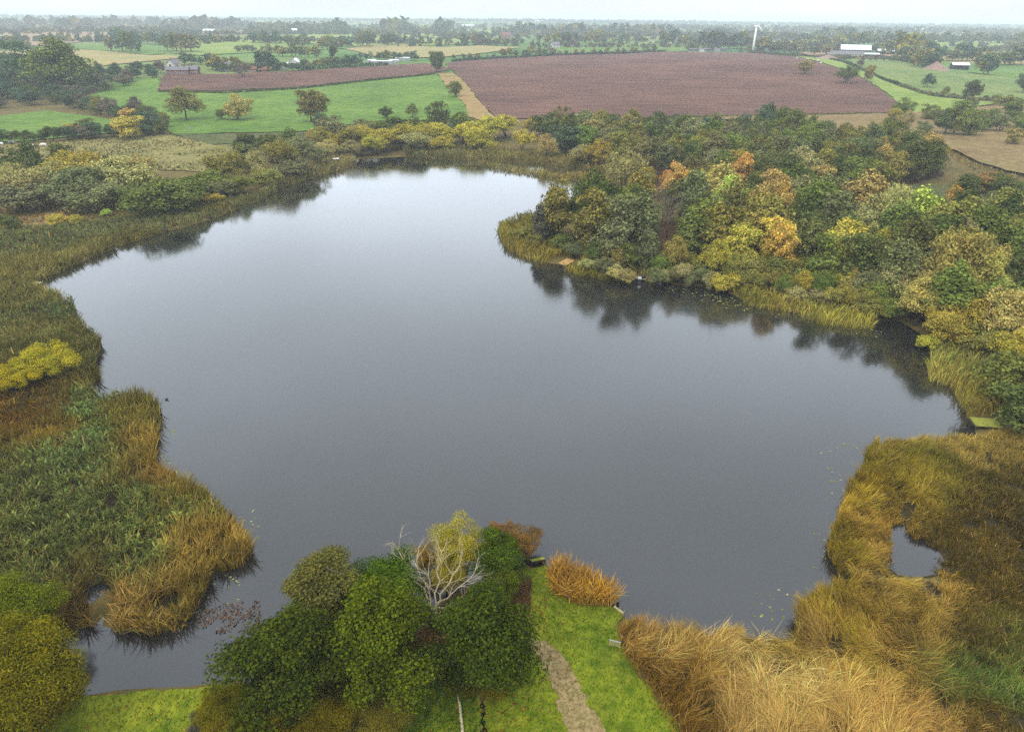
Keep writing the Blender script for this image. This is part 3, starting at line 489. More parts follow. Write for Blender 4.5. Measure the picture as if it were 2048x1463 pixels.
# grass blades on the lawns
def turf(name, poly, label, dens=26, seed=0, hh=.14, cols=((92, 130, 12), (138, 156, 26), (72, 114, 10), (160, 160, 60)), avoid=True):
    P = scatter(poly, lambda P: dens if P is None else np.full(len(P), dens), seed)
    if avoid:
        d = np.min(np.hypot(P[:, None, 0] - TRACK_L[None, :, 0], P[:, None, 1] - TRACK_L[None, :, 1]), 1); P = P[(d > .85 + rng.normal(0, .28, len(P))) | (rng.random(len(P)) < .12) | ((d < .3) & (rng.random(len(P)) < .45))]
    if name == 'weeds': P = P[edge_dist(DITCH, P) > .16]; P = P[~inside(DITCH, P)]
    P = P[shore(P) > 0.05]; n = len(P); cc = np.array([lin(c) for c in cols]); w = vnoise(P[:, 0], P[:, 1], 3.5, 31); w2 = vnoise(P[:, 0], P[:, 1], 1.1, 37)
    col = cc[0] * (1 - w)[:, None] + cc[1] * w[:, None]; w3 = vnoise(P[:, 0], P[:, 1], 7, 47); col = col * (.75 + .5 * w3[:, None]); col = col * (.55 + .45 * w2[:, None]) + cc[2] * (.45 * (1 - w2[:, None])); s = rng.random(n) < .05; col[s] = cc[3]
    th = rng.uniform(0, 2 * np.pi, n); return ribbons(name, P, ground_z(P[:, 0], P[:, 1]) + .03, hh * rng.uniform(.6, 1.8, n), np.stack((np.cos(th), np.sin(th)), 1), rng.uniform(.3, .9, n), rng.uniform(.03, .06, n), np.clip(col * rng.lognormal(0, .13, n)[:, None], .01, .7), prof=(1, .8, .1), ts=(0, .5, 1), label=label)
turf('grass', LAWN, 'short bright lime grass of the lawn beside the gravel track', 75, 41)
turf('grass', LAWN2, 'short mossy grass of the lawn behind the shallow channel', 50, 42, cols=((96, 120, 16), (140, 138, 24), (70, 116, 16), (170, 150, 70)))
turf('weeds', WEEDS, 'leafy green weeds either side of the narrow ditch', 60, 43, .4, cols=((70, 124, 24), (110, 150, 40), (54, 100, 22), (130, 136, 50)))

# ------------------------------------------------------------------ tree prototypes (height 1), shared by all copies
def leaves_np(P, Nrm, size, elong, seed, along=None):
    r = np.random.default_rng(seed); n = len(P); nn = Nrm + r.normal(0, .55, (n, 3)); nn /= np.linalg.norm(nn, axis=1)[:, None]
    a = along + r.normal(0, .35, (n, 3)) if along is not None else r.normal(0, 1, (n, 3))
    a = a - nn * (a * nn).sum(1)[:, None]; a /= np.linalg.norm(a, axis=1)[:, None] + 1e-9; b = np.cross(nn, a); s = size * r.uniform(.55, 1.4, n)[:, None]
    A = a * s * elong * .5; B = b * s * .5
    V = np.stack((P - A, P - A * .1 + B, P + A, P + A * .05 - B), 1)
    return V.reshape(-1, 3)
def crown_mesh(name, style, n, size, seed):
    r = np.random.default_rng(seed)
    cfg = {'oak': (17, .43, .54, .42, .2), 'alder': (17, .30, .55, .43, .17), 'willow': (17, .42, .50, .46, .19), 'shrub': (16, .48, .44, .46, .22), 'birch': (15, .24, .55, .42, .13), 'conifer': (24, .2, .5, .48, .09)}[style]
    nl, rx, cz, rz, lr = cfg; d = r.normal(0, 1, (nl, 3)); d /= np.linalg.norm(d, axis=1)[:, None]
    if style in ('willow', 'shrub'): d[:, 2] = np.where(d[:, 2] < -.3, -d[:, 2], d[:, 2])
    rad = r.uniform(.4, 1.08, nl); c = d * rad[:, None] * np.array((rx - lr * .6, rx - lr * .6, rz - lr * .6)) + np.array((0, 0, cz))
    if style in ('alder', 'birch', 'conifer'):
        k = np.clip(1.3 - (c[:, 2] - (cz - rz)) / (2 * rz) * (.95 if style != 'conifer' else 1.25), .12, 1.05); c[:, :2] *= k[:, None]
    R0 = lr * r.uniform(.6, 1.25, nl); ns = 7; d2 = r.normal(0, 1, (nl, ns, 3)); d2[:, :, 2] += .25; d2 /= np.linalg.norm(d2, axis=2)[:, :, None]      # boughs, then sprays on each bough
    c2 = (c[:, None, :] + d2 * (R0[:, None] * r.uniform(.55, 1.0, (nl, ns)))[:, :, None]).reshape(-1, 3); R2 = (R0[:, None] * r.uniform(.34, .62, (nl, ns))).ravel()
    w = R2 ** 2; li = r.choice(len(R2), n, p=w / w.sum())
    q = r.normal(0, 1, (n, 3)); q /= np.linalg.norm(q, axis=1)[:, None]; q[:, 2] = np.where((q[:, 2] < -.2) & (r.random(n) < .6), -q[:, 2], q[:, 2])
    P = c2[li] + q * (R2[li] * (1.12 - .6 * r.random(n) ** 1.6))[:, None] * np.array((1, 1, .85 if style != 'willow' else 1.1))
    P += r.normal(0, .01, (n, 3)); P[:, 2] = np.maximum(P[:, 2], .02)
    outw = P - np.array((0, 0, cz - .15)); outw /= np.linalg.norm(outw, axis=1)[:, None]; Nn = q * .7 + outw * .5 + np.array((0, 0, .25))
    along = None; el = 1.3
    if style == 'willow': along = outw + np.array((0, 0, .9)); el = 2.6
    if style == 'birch': along = np.tile((0, 0, -1.0), (n, 1)) + outw * .4; el = 1.9
    if style == 'conifer': along = outw; el = 2.2
    V = leaves_np(P, Nn, size, el, seed + 1, along); return mesh_np(name, V, np.arange(n * 4), 4)
def trunk_mesh(name, style, seed, detail=1):
    r = random.Random(seed); b = MB(); top = {'oak': .72, 'alder': .9, 'willow': .55, 'shrub': .4, 'birch': .92, 'conifer': .95}[style]; tr = {'oak': .028, 'alder': .02, 'willow': .018, 'shrub': .012, 'birch': .014, 'conifer': .018}[style]
    stems = {'willow': 3, 'shrub': 4}.get(style, 1)
    for s in range(stems):
        a0 = r.uniform(0, 6.28); sp = 0 if stems == 1 else .16; pts = [(0, 0, -.03)]; k = 5
        for i in range(1, k + 1):
            f = i / k; pts.append((math.cos(a0) * sp * f + r.uniform(-.015, .015), math.sin(a0) * sp * f + r.uniform(-.015, .015), top * f))
        b.tube(pts, [tr * (1 - .82 * i / k) for i in range(k + 1)], 6)
        for j in range(4 * detail if stems == 1 else 2):
            f = r.uniform(.3, .85); base = Vector(pts[min(int(f * k) + 1, k)]); an = r.uniform(0, 6.28); ln = r.uniform(.14, .27) * (1.25 - .5 * f)
            tip = base + Vector((math.cos(an) * ln, math.sin(an) * ln, ln * r.uniform(.3, .8))); mid = base.lerp(tip, .5) + Vector((0, 0, -.015)); b.tube([base, mid, tip], [tr * .45, tr * .3, tr * .1], 5, False)
    return b.mesh(name, True)
def limbs(b, p, d, ln, rad, depth, r, droop=0.0):
    n = 4; pts = [p]; q = p.copy(); dd = d.copy()
    for i in range(n):
        dd = (dd + Vector((r.uniform(-.28, .28), r.uniform(-.28, .28), r.uniform(-.2, .24) - droop))).normalized(); q = q + dd * ln / n; pts.append(q.copy())
    b.tube(pts, [rad * (1 - .62 * i / n) for i in range(n + 1)], 6 if depth > 2 else 4, False)
    if depth > 0:
        for i in range(3 if depth > 1 else 3):
            k = r.choice([2, 3, 4]); ax = (pts[k] - pts[k - 1]).normalized(); s = ax.orthogonal().normalized(); s.rotate(Matrix.Rotation(r.uniform(0, 6.28), 3, ax))
            limbs(b, pts[k], (ax + s * r.uniform(.5, .95)).normalized(), ln * r.uniform(.5, .75), rad * .42, depth - 1, r, droop)
LOD = {'hi': (33000, .0145), 'mid': (6500, .032), 'low': (420, .11)}
PROTO = {}
for st in ('oak', 'alder', 'willow', 'shrub', 'birch', 'conifer'):
    for lod, (n, sz) in LOD.items():
        for k in range({'hi': 2, 'mid': 5 if st in ('oak', 'alder') else 3, 'low': 3}[lod]):
            if lod == 'hi' and st == 'conifer': continue
            f = {'willow': .52, 'birch': .6, 'conifer': .7, 'alder': .9}.get(st, 1)
            PROTO[st, lod, k] = crown_mesh(f'{st}_crown_{lod}', st, int(n * (1.5 if st in ('willow', 'birch') else 1.15 if st == 'shrub' else 1)), sz * f, 100 + hash((len(st), ord(st[0]), lod[0] == 'h', lod[0] == 'l', k)) % 900)
            PROTO[st, lod, k].materials.append(M['leaf'])
    for k in range(2): PROTO[st, 'trunk', k] = trunk_mesh(f'{st}_trunk', st, 7 + k); PROTO[st, 'trunk', k].materials.append(M['bark_dark'] if st in ('alder', 'shrub') else M['bark'])
def bare_mesh(seed):
    b = MB(); r = random.Random(seed); b.tube([(0, 0, -.03), (.01, 0, .25), (0, .01, .5)], [.022, .017, .012], 6)
    for i in range(7): limbs(b, Vector((0, 0, .2 + .05 * i)), Vector((r.uniform(-.7, .7), r.uniform(-.7, .7), .9)).normalized(), .42, .011, 2, r)
    return b.mesh('bare_branches', True)
for k in range(2): PROTO['bare', k] = bare_mesh(50 + k); PROTO['bare', k].materials.append(plain(f'grey_twigs_{k}', L3(128, 116, 98), .9, .3, 6))
KINDNAME = {'oak': 'oak_tree', 'alder': 'alder_tree', 'willow': 'willow_tree', 'shrub': 'shrub', 'birch': 'birch_tree', 'conifer': 'conifer_tree', 'bare': 'bare_tree'}
KINDWORD = {'oak': 'oak', 'alder': 'alder', 'willow': 'willow', 'shrub': 'shrub', 'birch': 'birch', 'conifer': 'conifer', 'bare': 'leafless tree'}
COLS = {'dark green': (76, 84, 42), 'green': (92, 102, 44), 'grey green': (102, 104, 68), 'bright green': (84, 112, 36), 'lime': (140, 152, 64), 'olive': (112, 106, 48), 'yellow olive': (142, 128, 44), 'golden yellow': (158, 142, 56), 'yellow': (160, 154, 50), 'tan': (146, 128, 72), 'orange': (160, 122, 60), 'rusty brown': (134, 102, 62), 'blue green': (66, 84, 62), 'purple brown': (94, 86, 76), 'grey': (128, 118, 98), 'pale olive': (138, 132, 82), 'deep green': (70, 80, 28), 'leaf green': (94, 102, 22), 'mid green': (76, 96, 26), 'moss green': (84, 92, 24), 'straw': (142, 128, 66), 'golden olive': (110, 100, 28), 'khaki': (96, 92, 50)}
TREES = []
def tree(x, y, style, H, wid, col, area, lod='mid', name=None, label=None, z=None, cat=None, mulc=2.2):
    """H height, wid crown width in metres; col a word of COLS"""
    zz_ = gz(x, y) if z is None else z; zz_ = max(zz_, -.2); e = empty(name or KINDNAME[style], (x, y, zz_ - .05), random.uniform(0, 6.28))
    nat = {'oak': .84, 'alder': .6, 'willow': .84, 'shrub': .96, 'birch': .5, 'conifer': .38, 'bare': .7}[style]; sc = (wid / nat * random.uniform(.92, 1.08), wid / nat * random.uniform(.92, 1.08), H)
    if style == 'bare':
        o = link('branches', PROTO['bare', random.randrange(2)], None, e); o.scale = sc
    else:
        ks = [k for k in PROTO if k[0] == style and len(k) == 3 and k[1] == lod]; key = random.choice(ks)
        o = link('crown', PROTO[key], None, e); o.scale = sc; c = lin(COLS[col], mulc); c = np.clip(c.mean() + (c - c.mean()) * (1.1 if lod == 'hi' else .94), .003, 1) * np.random.default_rng(len(TREES)).lognormal(0, .12) * (1 + np.random.default_rng(len(TREES) + 5).normal(0, .05, 3)); o.color = (*np.clip(c, .005, .8), 1)
        tk = link('trunk', PROTO[style, 'trunk', random.randrange(2)], None, e); tk.scale = sc
    TREES.append(dict(o=e, x=x, y=y, zc=zz_ + H * .55, style=style, col=col, area=area, label=label, cat=cat or ('shrub' if style == 'shrub' else 'tree')))
    return e
def tree_px(u, v, wpx, style, col, area, asp=1.0, lod='mid', **kw):
    """u, v: crown centre on the photo, wpx: crown width in photo pixels; asp: height over width"""
    if v > 262:
        zc = 3.0
        for _ in range(6):
            x, y = at(u, v, zc); dist = math.sqrt(x * x + y * y + (CAM_H - zc) ** 2); w = wpx * dist / FPX; H = w * asp; zc = .3 + H * .55
    else:
        x, y = on(u, v + .5 * wpx * asp); dist = math.hypot(x, y); w = wpx * dist / FPX; H = w * asp
    return tree(x, y, style, H, w, col, area, lod, **kw)
def nearest_col(u, v, anchors, default, r2=34):
    best = min(anchors, key=lambda a: (a[0] - u) ** 2 + (a[1] - v) ** 2)
    return best[2:] if math.hypot(best[0] - u, best[1] - v) < r2 else default

# --- the near trees on the point in front of the lawn
NEAR = 'trees on the near point'
for (u, v, w, st, col, asp, lab) in [
    (566, 1300, 250, 'oak', 'deep green', .98, 'large rounded dark green sallow over the channel mouth'),
    (757, 1282, 200, 'alder', 'moss green', 1.35, 'olive-green alder in the middle of the near tree group'),
    (776, 1160, 164, 'oak', 'mid green', 1.05, 'green alder at the water behind the near tree group, beside the dead tree'),
    (655, 1180, 170, 'birch', 'khaki', 1.15, 'thin olive-brown tree behind the rounded dark sallow'),
    (957, 1276, 206, 'alder', 'deep green', 1.2, 'dark alder at the bend of the gravel track'),
    (948, 1356, 120, 'willow', 'golden olive', .42, 'golden olive skirt of brambles below the alder at the track bend'),
    (925, 1096, 112, 'willow', 'golden yellow', 1.15, 'golden willow behind the bleached dead tree'),
    (893, 1150, 78, 'willow', 'golden yellow', 1.0, 'golden willow growth half hiding the dead tree'),
    (862, 1112, 60, 'willow', 'golden yellow', 1.1, 'small golden sapling beside the dead tree on its water side'),
    (998, 1108, 114, 'alder', 'mid green', 1.15, 'green alder between the golden willow and the landing'),
    (1004, 1172, 92, 'shrub', 'leaf green', .95, 'green shrub bordering the top of the lawn strip'),
    (1044, 1078, 76, 'shrub', 'rusty brown', 1.0, 'reddish grey shrub hanging over the water by the landing'),
    (1000, 1062, 60, 'shrub', 'rusty brown', 1.0, 'small reddish shrub behind the golden willow'),
    (38, 1222, 124, 'shrub', 'leaf green', .9, 'bright green shrub at the corner of the left reed bed'),
    (55, 1330, 190, 'willow', 'golden olive', .9, 'big yellow-olive willow overhanging the end of the channel'),
    (40, 1430, 190, 'willow', 'golden olive', .8, 'yellow-olive willow lowest in the corner by the lawn'),
    (440, 1424, 100, 'willow', 'golden olive', .7, 'pale olive willow scrub where the mossy lawn ends'),
    (552, 1432, 120, 'willow', 'golden olive', .7, 'yellow-olive scrub in front of the rounded dark sallow'),
    (660, 1436, 120, 'willow', 'golden olive', .7, 'yellow-olive scrub in front of the olive-green alder'),
    (752, 1446, 110, 'willow', 'olive', .7, 'olive scrub beside the leafy weeds, nearest the ditch'),
    (500, 1470, 130, 'willow', 'golden olive', .7, 'olive willow scrub cut by the picture edge below the channel'),
    (610, 1478, 130, 'willow', 'golden olive', .7, 'olive willow scrub cut by the picture edge below the alders'),
    (405, 1455, 60, 'shrub', 'purple brown', .7, 'brown twiggy shrub on the mossy lawn'),
    ]:
    tree_px(u, v, w, st, col, NEAR, asp, 'hi', label=lab, mulc=1.32)
# the bleached dead tree
bx, by = at(868, 1252, .3); e = empty('dead_tree', (bx, by, .2)); tag(e, 'bleached leafless dead tree leaning over the bare ground', 'tree')
r_ = random.Random(5); b = MB(); b.tube([(0, 0, -.2), (-.1, .3, .7), (-.15, .5, 1.5)], [.42, .34, .28], 9); b.build('trunk', M['bark_dark'], e, smooth=True)
for tip, rad in [((-3.4, 3.2, 6.6), .17), ((-1.6, 2.6, 6.2), .16), ((.6, 3.4, 6.4), .17), ((2.6, 3.4, 5.6), .17), ((3.6, 2.6, 4.2), .16), ((4.2, 1.6, 3.0), .14), ((1.2, -.6, 2.4), .1), ((2.4, -1.4, 1.6), .1), ((-.6, 1.4, 5.6), .12)]:
    b = MB(); s0 = Vector((-.12, .42, 1.25)); tv = Vector(tip) * .86; n = 6; pts = [s0]
    for i in range(1, n + 1): pts.append(s0.lerp(tv, i / n) + Vector((r_.uniform(-.25, .25), r_.uniform(-.25, .25), r_.uniform(-.15, .3))) * (1 if i < n else .3))
    b.tube(pts, [rad * .56 * (1 - .75 * i / n) for i in range(n + 1)], 6, False)
    for k in range(2, n + 1):
        for j in range(2 if k > 2 else 1):
            ax = (pts[k] - pts[k - 1]).normalized(); sd = ax.orthogonal().normalized(); sd.rotate(Matrix.Rotation(r_.uniform(0, 6.28), 3, ax))
            limbs(b, pts[k], (ax + sd * r_.uniform(.5, 1)).normalized(), r_.uniform(.9, 1.9), rad * .2, 2, r_)
    b.build('branch', M['dead_wood'], e, smooth=True)

# --- the lakeside wood
WOODCOL = [(1466, 323, 'yellow olive', 'alder'), (1486, 338, 'orange', 'birch'), (1501, 358, 'orange', 'birch'), (1559, 346, 'tan', 'birch'), (1600, 326, 'pale olive', 'oak'), (1641, 355, 'tan', 'birch'), (1647, 308, 'olive', 'oak'), (1682, 358, 'tan', 'birch'), (1717, 317, 'dark green', 'oak'), (1770, 311, 'tan', 'birch'), (1800, 355, 'orange', 'birch'), (1814, 311, 'dark green', 'oak'), (1893, 323, 'olive', 'oak'), (1855, 288, 'tan', 'oak'),
           (1471, 387, 'lime', 'oak'), (1545, 390, 'tan', 'oak'), (1574, 411, 'orange', 'oak'), (1647, 411, 'green', 'oak'), (1712, 399, 'tan', 'oak'), (1767, 402, 'rusty brown', 'oak'), (1835, 414, 'lime', 'oak'), (1902, 405, 'orange', 'oak'), (1791, 428, 'pale olive', 'willow'), (1559, 470, 'golden yellow', 'birch'), (1466, 470, 'golden yellow', 'birch'), (1694, 493, 'golden yellow', 'alder'), (1612, 516, 'olive', 'willow'), (1943, 531, 'straw', 'willow'), (1726, 443, 'pale olive', 'birch'), (1882, 472, 'dark green', 'oak'), (1946, 443, 'green', 'oak'), (2019, 481, 'olive', 'willow'), (1975, 405, 'green', 'oak'),
           (1143, 479, 'yellow olive', 'willow'), (1139, 397, 'dark green', 'oak'), (1197, 385, 'dark green', 'oak'), (1244, 416, 'green', 'alder'), (1314, 366, 'lime', 'oak'), (1350, 355, 'orange', 'oak'), (1389, 364, 'yellow olive', 'oak'), (1441, 366, 'tan', 'oak'), (1478, 371, 'orange', 'birch'), (1326, 413, 'grey', 'bare'), (1392, 402, 'grey green', 'alder'), (1429, 402, 'grey', 'bare'), (1232, 512, 'yellow olive', 'willow'), (1317, 528, 'yellow', 'willow'), (1279, 500, 'grey green', 'alder'), (1361, 490, 'olive', 'willow'), (1455, 495, 'golden yellow', 'willow'), (1413, 530, 'golden yellow', 'willow'), (1497, 545, 'olive', 'willow'), (1249, 350, 'pale olive', 'willow'), (1420, 450, 'green', 'alder'), (1150, 425, 'grey green', 'alder'), (1560, 500, 'olive', 'alder'), (1760, 480, 'yellow olive', 'birch'), (1850, 520, 'olive', 'willow'),
           (1811, 553, 'pale olive', 'willow'), (1838, 591, 'straw', 'willow'), (1905, 562, 'green', 'alder'), (1940, 538, 'straw', 'willow'), (1990, 574, 'green', 'alder'), (2005, 553, 'straw', 'willow'), (2022, 632, 'straw', 'willow'), (1887, 635, 'yellow olive', 'willow'), (1931, 626, 'yellow olive', 'willow'), (1750, 560, 'olive', 'willow'), (1660, 540, 'olive', 'willow')]
def poisson(poly, dmin, n, seed, exclude=()):
    r = np.random.default_rng(seed); poly = np.asarray(poly); lo, hi = poly.min(0), poly.max(0); out = list(exclude); k0 = len(out)
    P = lo + r.random((n, 2)) * (hi - lo); P = P[inside(poly, P)]; P = P[shore(P) > .6]
    for p in P:
        if all((p[0] - q[0]) ** 2 + (p[1] - q[1]) ** 2 > dmin * dmin for q in out): out.append(p)
    return out[k0:]
WOOD_A = G([(1100, 484), (1150, 466), (1250, 452), (1350, 440), (1500, 440), (1650, 452), (1800, 470), (1950, 480), (2120, 490), (2120, 640), (1900, 652), (1790, 630), (1700, 604), (1600, 580), (1500, 566), (1440, 562), (1300, 550), (1230, 532), (1160, 508)])
WOOD_B = G([(1236, 372), (1320, 398), (1450, 414), (1600, 414), (1700, 388), (1800, 376), (1890, 350), (1860, 315), (1650, 288), (1400, 284), (1120, 272), (1130, 302), (1220, 330)])
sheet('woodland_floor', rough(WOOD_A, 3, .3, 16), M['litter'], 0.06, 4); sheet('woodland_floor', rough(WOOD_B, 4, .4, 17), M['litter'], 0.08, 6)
for poly, area, dm, seed, hr in ((WOOD_A, 'wood on the peninsula', 5.6, 61, (10.5, 14.5)), (WOOD_B, 'wood behind the far shore', 7.0, 62, (9.5, 13.0))):
    for p in poisson(poly, dm, 9000, seed):
        d = float(shore([p])[0]); H = random.uniform(*hr) * (1 if d > 7 else .62 if d > 3 else .45); u, v = px([(p[0], p[1], .3 + H * .62)])[0]
        dflt = random.choice([('dark green', 'alder'), ('grey green', 'alder'), ('green', 'oak'), ('dark green', 'oak'), ('olive', 'alder'), ('grey green', 'alder'), ('olive', 'oak'), ('khaki', 'oak'), ('green', 'alder')]) if d > 4 else random.choice([('olive', 'willow'), ('yellow olive', 'willow'), ('grey green', 'willow')])
        col, st = nearest_col(u, v, WOODCOL, dflt, 24 if area[8] == 't' else 19)
        w = H * {'oak': .74, 'alder': .64, 'willow': .8, 'birch': .52, 'bare': .6}[st] * random.uniform(.85, 1.2)
        tree(p[0], p[1], st, H, w, col, area)
for i, u in enumerate(range(1176, 1480, 19)):
    if abs(u - 1280) < 26: continue
    v = np.interp(u, [1160, 1230, 1300, 1440, 1480], [520, 540, 546, 558, 560]) + random.uniform(-6, 3); tree_px(u, v, random.uniform(30, 46), random.choice(['shrub', 'willow']), random.choice(['olive', 'yellow olive', 'grey green', 'pale olive']), 'waterside scrub below the wood', random.uniform(.7, 1.0))
for i, u in enumerate(range(1190, 1470, 23)):
    v = np.interp(u, [1160, 1230, 1300, 1440, 1480], [496, 512, 520, 530, 532]) + random.uniform(-8, 6); tree_px(u, v, random.uniform(40, 58), random.choice(['shrub', 'willow', 'alder']), random.choice(['olive', 'grey green', 'green', 'dark green']), 'lower trees at the front of the wood', random.uniform(.8, 1.1))
for k_, (dv, wlo, whi) in enumerate(((0, 40, 58), (-24, 52, 72))):
    for i, u in enumerate(range(1470, 1800, 24)):
        v = np.interp(u, [1470, 1550, 1650, 1760, 1800], [556, 566, 580, 604, 618]) + dv + random.uniform(-7, 7); tree_px(u + random.uniform(-6, 6), v, random.uniform(wlo, whi), random.choice(['shrub', 'willow', 'willow']), random.choice(['olive', 'yellow olive', 'grey green', 'straw', 'olive', 'green']), 'scrub behind the tussocky bank', random.uniform(.7, 1.0))
# --- right bank
for (u, v, w, st, col, asp) in [(1815, 560, 90, 'willow', 'pale olive', 1), (1842, 600, 85, 'willow', 'straw', 1), (1905, 590, 100, 'alder', 'green', 1.2), (1945, 560, 100, 'willow', 'straw', 1.1), (1990, 610, 90, 'alder', 'green', 1.1), (2025, 640, 100, 'willow', 'straw', 1), (1885, 650, 70, 'willow', 'yellow olive', .9), (1935, 640, 80, 'willow', 'yellow olive', 1), (1860, 678, 40, 'shrub', 'yellow', .8), (1985, 680, 80, 'shrub', 'olive', .7), (2040, 700, 90, 'willow', 'yellow olive', .8), (2030, 750, 95, 'oak', 'green', 1.1), (2064, 812, 104, 'oak', 'dark green', 1.0), (2034, 792, 60, 'shrub', 'green', 1.0), (1990, 730, 60, 'shrub', 'grey green', .6), (1700, 590, 60, 'shrub', 'olive', .7), (1640, 590, 50, 'shrub', 'grey green', .7), (1760, 610, 60, 'shrub', 'olive', .7), (1590, 585, 44, 'shrub', 'pale olive', .8)]:
    tree_px(u, v, w, st, col, 'trees on the right bank', asp)
tree_px(1080, 440, 34, 'conifer', 'purple brown', 'peninsula', 2.6, label='thin dark spire-shaped conifer standing alone at the peninsula tip')
for (u, v, w, col) in [(1050, 462, 40, 'olive'), (1095, 458, 44, 'grey green'), (1120, 482, 44, 'green'), (1030, 466, 28, 'olive'), (1150, 500, 40, 'grey green'), (1070, 478, 34, 'olive')]:
    tree_px(u, v, w, 'shrub', col, 'shrubs at the peninsula tip', .8)
# --- left shore and far shore scrub, field trees
SCRUB = [(20, 320, 42, 'oak', 'dark green', 1.1), (62, 324, 52, 'oak', 'dark green', 1.1), (122, 326, 62, 'oak', 'dark green', .9), (184, 328, 62, 'oak', 'dark green', .8), (45, 372, 90, 'willow', 'pale olive', .66), (108, 362, 90, 'willow', 'pale olive', .66), (162, 374, 110, 'willow', 'grey green', .6), (228, 355, 110, 'willow', 'pale olive', .62), (150, 346, 90, 'willow', 'yellow olive', .7), (205, 388, 84, 'shrub', 'grey green', .6), (15, 350, 50, 'willow', 'pale olive', .66), (30, 395, 80, 'shrub', 'grey green', .6),
         (312, 388, 112, 'shrub', 'green', .62), (372, 378, 92, 'shrub', 'green', .6), (268, 396, 70, 'shrub', 'green', .6), (412, 358, 84, 'shrub', 'green', .6), (352, 400, 50, 'shrub', 'yellow olive', .6), (440, 375, 60, 'shrub', 'grey green', .6), (480, 365, 60, 'shrub', 'green', .6), (530, 352, 60, 'shrub', 'olive', .6), (580, 335, 60, 'shrub', 'grey green', .6), (430, 395, 40, 'shrub', 'yellow olive', .5),
         (452, 334, 64, 'willow', 'olive', .9), (482, 308, 60, 'oak', 'dark green', 1), (492, 286, 56, 'oak', 'dark green', 1), (540, 290, 58, 'oak', 'dark green', 1), (516, 330, 52, 'willow', 'pale olive', 1), (562, 312, 70, 'willow', 'olive', .9), (612, 302, 62, 'willow', 'grey green', .9), (642, 292, 60, 'willow', 'olive', .9), (582, 288, 50, 'oak', 'dark green', 1), (625, 274, 22, 'oak', 'orange', 1.2), (662, 272, 60, 'oak', 'grey green', 1), (692, 292, 60, 'willow', 'olive', .9), (722, 286, 70, 'willow', 'yellow olive', .8), (742, 302, 58, 'willow', 'yellow', .8), (702, 308, 52, 'willow', 'pale olive', .66), (772, 292, 60, 'willow', 'yellow olive', .8), (802, 284, 70, 'willow', 'yellow olive', .8), (832, 296, 58, 'willow', 'pale olive', .8), (852, 282, 60, 'willow', 'yellow olive', .8), (882, 278, 60, 'willow', 'yellow', .8),
         (790, 262, 80, 'oak', 'dark green', .6), (840, 258, 62, 'oak', 'dark green', .7), (880, 232, 44, 'oak', 'dark green', 1.2), (926, 254, 56, 'oak', 'green', 1.1), (932, 280, 70, 'willow', 'yellow', .75), (982, 274, 80, 'willow', 'yellow', .7), (1012, 268, 70, 'willow', 'yellow', .7), (962, 294, 70, 'willow', 'yellow olive', .7), (1042, 292, 52, 'willow', 'yellow', .9), (1090, 292, 46, 'willow', 'tan', 1), (1062, 270, 52, 'willow', 'yellow olive', .8), (1100, 256, 70, 'oak', 'dark green', .8), (1142, 252, 58, 'oak', 'dark green', .9), (1172, 242, 40, 'oak', 'dark green', 1), (1216, 250, 48, 'oak', 'dark green', 1.1), (1130, 272, 80, 'oak', 'blue green', .8), (1182, 268, 60, 'oak', 'tan', .8), (1232, 278, 70, 'oak', 'dark green', .8), (1162, 312, 60, 'willow', 'pale olive', .66), (1202, 308, 60, 'willow', 'yellow olive', .9), (1282, 274, 90, 'oak', 'dark green', .6), (1312, 252, 50, 'oak', 'dark green', .8), (1250, 340, 70, 'willow', 'pale olive', 1), (890, 300, 60, 'willow', 'yellow olive', .6), (650, 312, 56, 'willow', 'pale olive', .66), (670, 300, 50, 'willow', 'yellow olive', .8), (750, 270, 60, 'oak', 'olive', .7), (720, 262, 50, 'oak', 'grey green', .8),
         (1420, 254, 46, 'oak', 'blue green', .9), (1485, 258, 44, 'oak', 'blue green', .9), (1530, 240, 44, 'oak', 'blue green', 1.2), (1560, 248, 44, 'oak', 'green', 1), (1580, 236, 22, 'oak', 'green', 1), (1370, 256, 40, 'willow', 'pale olive', .8), (1350, 250, 30, 'oak', 'blue green', 1)]
for (u, v, w, st, col, asp) in SCRUB:
    if 640 < u < 1075 and v > 262: v -= 13; asp *= .8
    tree_px(u, v, w, st, col, 'trees fringing the far shores', asp)
tree_px(284, 338, 46, 'birch', 'pale olive', 'left marsh', 1.75, label='tall thin yellowing tree alone at the edge of the left marsh')
for (u, v, w, col, lab) in [(210, 424, 22, 'lime', 'small lime green bush alone on the brown marsh'), (110, 438, 30, 'yellow olive', 'low olive bush of the pair on the brown marsh, nearer the picture edge'), (150, 438, 25, 'yellow olive', 'low olive bush of the pair on the brown marsh, nearer the lime bush'), (20, 442, 40, 'dark green', 'dark green bush at the edge of the brown marsh'), (50, 466, 20, 'green', 'small upright green bush among the reeds below the brown marsh'), (76, 722, 84, 'golden yellow', 'bright yellow bush standing in the left reed bed'), (12, 756, 64, 'yellow olive', 'yellow-green bush beside the bright yellow bush')]:
    tree_px(u, v, w, 'shrub', col, 'bushes in the left marsh', .78, 'hi' if v > 600 else 'mid', label=lab)
